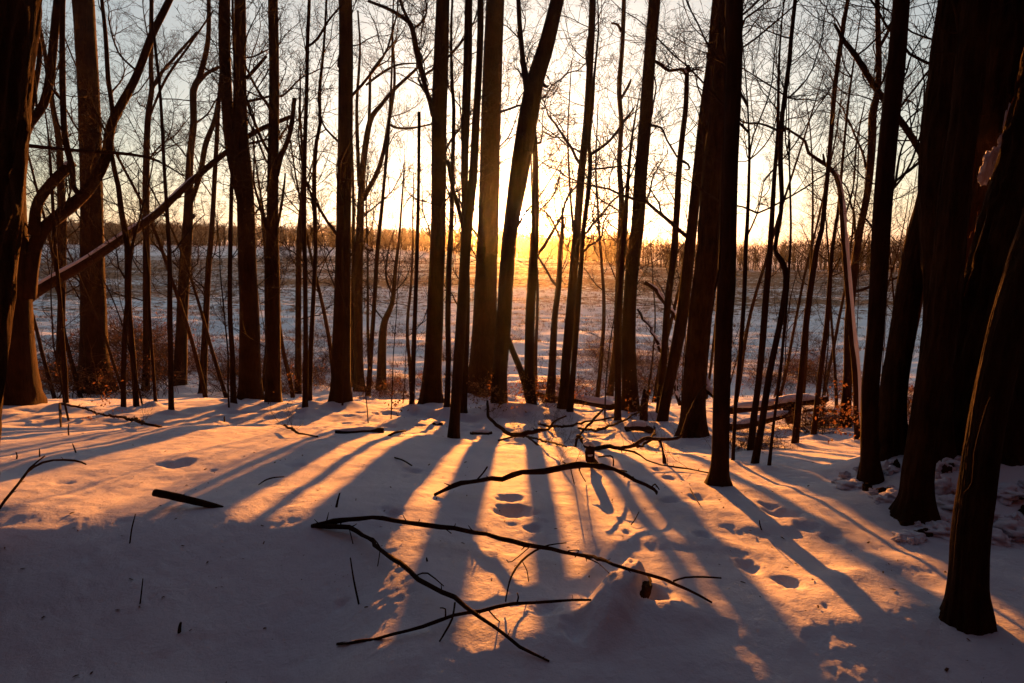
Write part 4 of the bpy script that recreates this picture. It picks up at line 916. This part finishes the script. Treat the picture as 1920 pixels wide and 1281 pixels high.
# taller slim trees standing further out, at the edge of the field
for i, px in enumerate([75, 140, 215, 300, 365, 410, 545, 610, 700, 760, 860, 1018, 1075, 1130, 1225, 1330, 1395, 1475, 1520, 1555, 1640, 1705]):
    Yb = rng.uniform(18, 25); px += rng.uniform(-12, 12)
    x = (px - CX) / F_PX * Yb * 1.0; gz = float(height(x, Yb, False)); bl = np.array([x, Yb, gz])
    d_ = cam_depth(bl); py = CY - F_PX * ((Yb * SP + (gz - 1.5) * CP) / d_)
    root = thing('bare_tree', auto_label(px, py, 'far tree'), 'tree', tuple(bl), 'slim trees at the edge of the field')
    h = rng.uniform(8, 12); r = rng.uniform(.05, .10); P = []; p = np.array([0, 0, -.2]); d = np.array([(px - 960) / 5200, 0, 1.0])
    for j in range(11):
        P.append([*p, r * (1 - .8 * j / 10)]); d = d + np.array([rng.gauss(0, .045), rng.gauss(0, .045), 0]); d[2] = 1; p = p + d * h / 10
    S = spline(np.array(P), .35)
    V, Q, T = tube(S[:, :3], S[:, 3], 9, True, rough(i + 50, .08)); obj('trunk', mk_mesh('trunk', V, Q, T), M_BARK, root)
    S[:, :3] += bl
    add_branches(root, bl, S[:-1], 11, gz + 3.2, sprays=2, Lmin=1.1, Lmax=2.8)
# ================================================================== brush
def brush_polys(seed, n, spread, h):
    g = random.Random(seed); polys = []
    for i in range(n):
        p = np.array([g.gauss(0, spread * .35), g.gauss(0, spread * .3), -.03]); az = g.uniform(0, 6.28); out = g.uniform(.2, 1.1)
        d = np.array([math.cos(az) * out, math.sin(az) * out, 1.0]); d /= np.linalg.norm(d); L = h * g.uniform(.5, 1.25); r = g.uniform(.004, .009)
        pts = [np.array([*p, r])]
        for k in range(7):
            d = d + np.array([g.gauss(0, .16), g.gauss(0, .16), -.09]); d /= np.linalg.norm(d); p = p + d * L / 7
            if p[2] < .02: p[2] = .02
            pts.append(np.array([*p, r * (1 - .7 * (k + 1) / 7)]))
        polys.append((1, np.array(pts)))
        for c in range(5):
            q = pts[g.randint(2, 7)]; dd = np.array([g.gauss(0, 1), g.gauss(0, 1), g.gauss(.3, .6)]); dd /= np.linalg.norm(dd); l = L * g.uniform(.12, .4)
            m = q[:3] + dd * l * .5 + np.array([g.gauss(0, .02), 0, .01]); e = q[:3] + dd * l
            polys.append((3, np.array([[*q[:3], .0035], [*m, .003], [*e, .002]])))
    return polys
BR = []
for s in range(5):
    pl = brush_polys(900 + s, 46, 1.0, 1.1); G = polys_geo(pl, (4, 4, 3, 3)); me = G.mesh('stems'); me.materials.append(M_BRUSH)
    g = random.Random(s); pts = []
    for _ in range(130):
        q = g.choice(pl)[1]; p = q[g.randrange(1, len(q))][:3]; pts.append(p + np.array([g.gauss(0, .02)] * 3))
    lm = leaf_mesh(pts, .045, s); lm.materials.append(M_LEAF); BR.append((me, lm))
def brush(px, py, sc, where):
    g = on_ground(px, py); root = thing('shrub', auto_label(px, py, where), 'shrub', (g[0], g[1], float(height(g[0], g[1], False))), 'brushy shrubs along the field edge')
    a, b = rng.choice(BR); rz = rng.uniform(0, 6.28)
    for nme, me in (('stems', a), ('leaves', b)):
        o = bpy.data.objects.new(nme, me); COL.objects.link(o); o.parent = root; o.rotation_euler = (0, 0, rz); o.scale = (sc, sc, sc * .85); o['kind'] = 'stuff'
for (x0, x1, y0, y1, n, s0, s1) in [(60, 330, 705, 742, 22, 1.0, 1.9), (60, 300, 640, 700, 12, 1.6, 2.6), (370, 470, 690, 742, 9, .9, 1.7), (520, 620, 690, 742, 10, .9, 1.6), (670, 800, 715, 752, 8, .6, 1.0), (820, 920, 700, 745, 5, .6, 1.0), (300, 960, 640, 700, 14, 1.0, 1.8),
                                    (930, 1060, 730, 762, 6, .5, .9), (1040, 1290, 660, 775, 22, .9, 1.7), (1380, 1600, 690, 745, 15, .9, 1.7), (1480, 1600, 790, 815, 6, .5, .9), (1640, 1740, 740, 820, 5, .7, 1.2), (1380, 1450, 830, 860, 4, .35, .5)]:
    for _ in range(n): brush(rng.uniform(x0, x1), rng.uniform(y0, y1), rng.uniform(s0, s1), 'brush clump')

# ================================================================== ground sheet
def ground():
    th = np.concatenate([np.linspace(-np.pi, -R(52), 60, endpoint=False), np.linspace(-R(52), R(52), 560, endpoint=False), np.linspace(R(52), np.pi, 60, endpoint=False)])
    rr = [0.25]
    while rr[-1] < 3500:
        r = rr[-1]; k = .02 if r < 1.4 else (.0062 if r < 26 else (.0085 if r < 220 else .06))
        rr.append(r * (1 + k))
    rr = np.array(rr); T, Rr = np.meshgrid(th, rr)
    X, Y = Rr * np.sin(T), Rr * np.cos(T)
    Z = height(X, Y)
    V = np.stack([X, Y, Z], -1).reshape(-1, 3); n = len(th); m = len(rr)
    i = np.arange(m - 1)[:, None] * n; j = np.arange(n)[None]; k = (j + 1) % n
    Q = np.stack([i + j, i + k, i + n + k, i + n + j], -1).reshape(-1, 4)[:, ::-1]
    V = np.vstack([V, [0, 0, float(height(0., 0.))]]); c = len(V) - 1; j = np.arange(n)
    Tt = np.stack([np.full(n, c), (j + 1) % n, j], -1)
    print('ground verts', len(V), 'rings', m)
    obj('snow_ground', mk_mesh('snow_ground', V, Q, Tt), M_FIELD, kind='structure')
ground()

# ================================================================== dry grass in the field
def grass():
    N = 42000
    Y = 24 * (230 / 24) ** nrg.random(N) ** .8
    a = nrg.uniform(-.95, .95, N); X = a * Y
    band = noise2(X * .02, Y * .07, 21) * .6 + noise2(X * .3, Y * .5, 22) * .8 + np.interp(Y, [24, 40, 75, 150, 230], [-.25, -.15, .1, .35, .2]) + np.where(X > 0, .08, 0)
    keep = band > .14; X, Y = X[keep], Y[keep]; Z = height(X, Y); N = len(X)
    nb = 7; tot = N * nb
    bx = np.repeat(X, nb) + nrg.normal(0, .12, tot); by = np.repeat(Y, nb) + nrg.normal(0, .12, tot); bz = np.repeat(Z, nb) - .03
    hgt = nrg.uniform(.10, .34, tot) * np.repeat(nrg.uniform(.6, 1.4, N), nb); az = nrg.uniform(0, 6.28, tot)
    w = .006 + .00022 * by; lx = nrg.normal(0, .45, tot) * hgt; ly = nrg.normal(0, .45, tot) * hgt
    A = np.stack([bx - w * np.cos(az), by - w * np.sin(az), bz], -1); B = np.stack([bx + w * np.cos(az), by + w * np.sin(az), bz], -1)
    Cc = np.stack([bx + lx, by + ly, bz + hgt], -1)
    V = np.stack([A, B, Cc], 1).reshape(-1, 3); T = np.arange(tot * 3).reshape(-1, 3)
    print('grass blades', tot)
    obj('dry_grass', mk_mesh('dry_grass', V, None, T, False), M_GRASS, kind='stuff', label='dry brown grass and stubble standing out of the snow across the field', category='grass')
grass()

# ================================================================== far woods
def wood_tree(seed, h, fine, th=1.0):
    g = random.Random(seed); G = Geo()
    P = [[0, 0, -.3, .13]]; x = y = 0
    for i in range(1, 5):
        x += g.gauss(0, .15); y += g.gauss(0, .15); P.append([x, y, h * i / 4, .13 * (1 - .2 * i)])
    P = np.array(P); G.add(*tube(P[:, :3], P[:, 3], 4, False))
    for b in range(fine):
        f = g.uniform(.12, .97); z = f * h; az = g.uniform(0, 6.28); L = h * .34 * (1.1 - f * .7) * g.uniform(.5, 1.2)
        base = np.array([np.interp(z, P[:, 2], P[:, 0]), np.interp(z, P[:, 2], P[:, 1]), z]); d = np.array([math.cos(az), math.sin(az), g.uniform(.3, 1.6)]); d /= np.linalg.norm(d)
        m = base + d * L * .55; d2 = d + np.array([g.gauss(0, .25), g.gauss(0, .25), .3]); e = m + d2 / np.linalg.norm(d2) * L * .5
        G.add(*tube(np.array([base, m, e]), np.array([.045, .03, .012]) * th, 3, False))
        for c in range(3):
            q = base + (e - base) * g.uniform(.3, .95); dd = d + np.array([g.gauss(0, .6), g.gauss(0, .6), g.gauss(.2, .4)]); dd /= np.linalg.norm(dd)
            G.add(*tube(np.array([q, q + dd * L * .4]), np.array([.02, .008]) * th, 3, False))
    return G.arrays()[:2]
def wood(name, label, n, pos, hf, fine, var=4, th=1.0):
    tv = [wood_tree(60 + s + fine, 8.0, fine, th) for s in range(var)]
    Vs, Qs, off = [], [], 0
    for i in range(n):
        X, Y = pos(); V, Q = tv[i % var]; s = hf(X, Y) / 8.0 * rng.uniform(.86, 1.08) * (1 + (.16 * float(noise2(X * .03, Y * .02, 51)) if Y > 60 else 0)); a = rng.uniform(0, 6.28); ca, sa = math.cos(a), math.sin(a)
        W = V * np.array([s * 1.05, s * 1.05, s]); W = np.stack([W[:, 0] * ca - W[:, 1] * sa + X, W[:, 0] * sa + W[:, 1] * ca + Y, W[:, 2] + float(height(X, Y, False))], -1)
        Vs.append(W); Qs.append(Q + off); off += len(V)
    obj(name, mk_mesh(name, np.concatenate(Vs), np.concatenate(Qs), None, False), M_FAR, kind='stuff', label=label, category='woodland')
def pos_line(a0, a1, d0, d1, deep):
    def f():
        t = rng.random(); a = a0 + (a1 - a0) * t; Y = (d0 + (d1 - d0) * t) + deep * rng.random() ** 1.3
        return a * Y, Y
    return f
wood('right_wood', 'dense bare wood closing the field on the right', 950, pos_line(.16, 1.25, 185, 128, 38), lambda x, y: 7.9, 17, th=1.4)
wood('middle_wood', 'bare wood along the field behind the sun', 850, pos_line(-.02, .19, 262, 200, 40), lambda x, y: 9.2, 15, th=1.7)
wood('left_wood', 'low distant line of woods across the left of the field', 2700, pos_line(-1.2, -.01, 480, 290, 60), lambda x, y: 11.5 + 3.0 * (y > 420), 11, th=2.6)

def rear_pos():
    a = rng.uniform(R(66), R(294)); side = max(0.0, 1 - abs(a - math.pi) / R(90) * .9) if abs(a - math.pi) < R(90) else 0.0
    r = rng.uniform(10.5 - 6.0 * side, 32)
    return math.sin(a) * r, math.cos(a) * r - 1.5
wood('shading_wood', 'unseen bare wood added around and behind the viewpoint to dim the sky', 760, rear_pos, lambda x, y: 14.5, 40, th=2.4)  # out-of-view trees, added and thickened to cut skylight on the foreground

# ================================================================== the faint haze over the field
def haze():
    m = bpy.data.materials.new('haze'); m.use_nodes = True; nt = m.node_tree; nt.nodes.clear()
    o = nt.nodes.new('ShaderNodeOutputMaterial'); v = nt.nodes.new('ShaderNodeVolumePrincipled')
    v.inputs['Color'].default_value = (.95, .93, .92, 1); v.inputs['Density'].default_value = 0.00017; v.inputs['Anisotropy'].default_value = 0.93
    nt.links.new(v.outputs[0], o.inputs['Volume'])
    X, Y0, Y1, Z0, Z1 = 3800, -3800, 3800, -9.5, 24
    V = [(x, y, z) for z in (Z0, Z1) for y in (Y0, Y1) for x in (-X, X)]
    Q = [(0, 2, 3, 1), (4, 5, 7, 6), (0, 1, 5, 4), (2, 6, 7, 3), (0, 4, 6, 2), (1, 3, 7, 5)]
    obj('haze', mk_mesh('haze', V, Q, None, False), m, kind='stuff')
haze()

def litter():
    n = 1100; th = nrg.uniform(-.78, .78, n); r = 2.6 * (16 / 2.6) ** nrg.random(n); X, Y = r * np.sin(th), r * np.cos(th); Z = height(X, Y) + .003
    V, T = [], []
    for i in range(n):
        a = nrg.uniform(0, 6.28); l = .0025 + .009 * nrg.random() ** 3 * (1 + .1 * r[i]); w = l * nrg.uniform(.15, .5); c, s_ = math.cos(a), math.sin(a); tz = nrg.uniform(0, .5) * l; k = len(V)
        for (u, v, z) in ((-l, -w, 0), (l, -w * .6, tz), (l * .8, w, tz * 1.2), (-l * .9, w * .8, .002), (0, 0, w * .8 + tz)):
            V.append((X[i] + u * c - v * s_, Y[i] + u * s_ + v * c, Z[i] + z))
        T += [(k, k + 1, k + 4), (k + 1, k + 2, k + 4), (k + 2, k + 3, k + 4), (k + 3, k, k + 4)]
    obj('bark_litter', mk_mesh('bark_litter', np.array(V), None, np.array(T), False), M_BRUSH, kind='stuff', label='crumbs of bark, bud scales and twig ends strewn on the snow', category='litter')
litter()
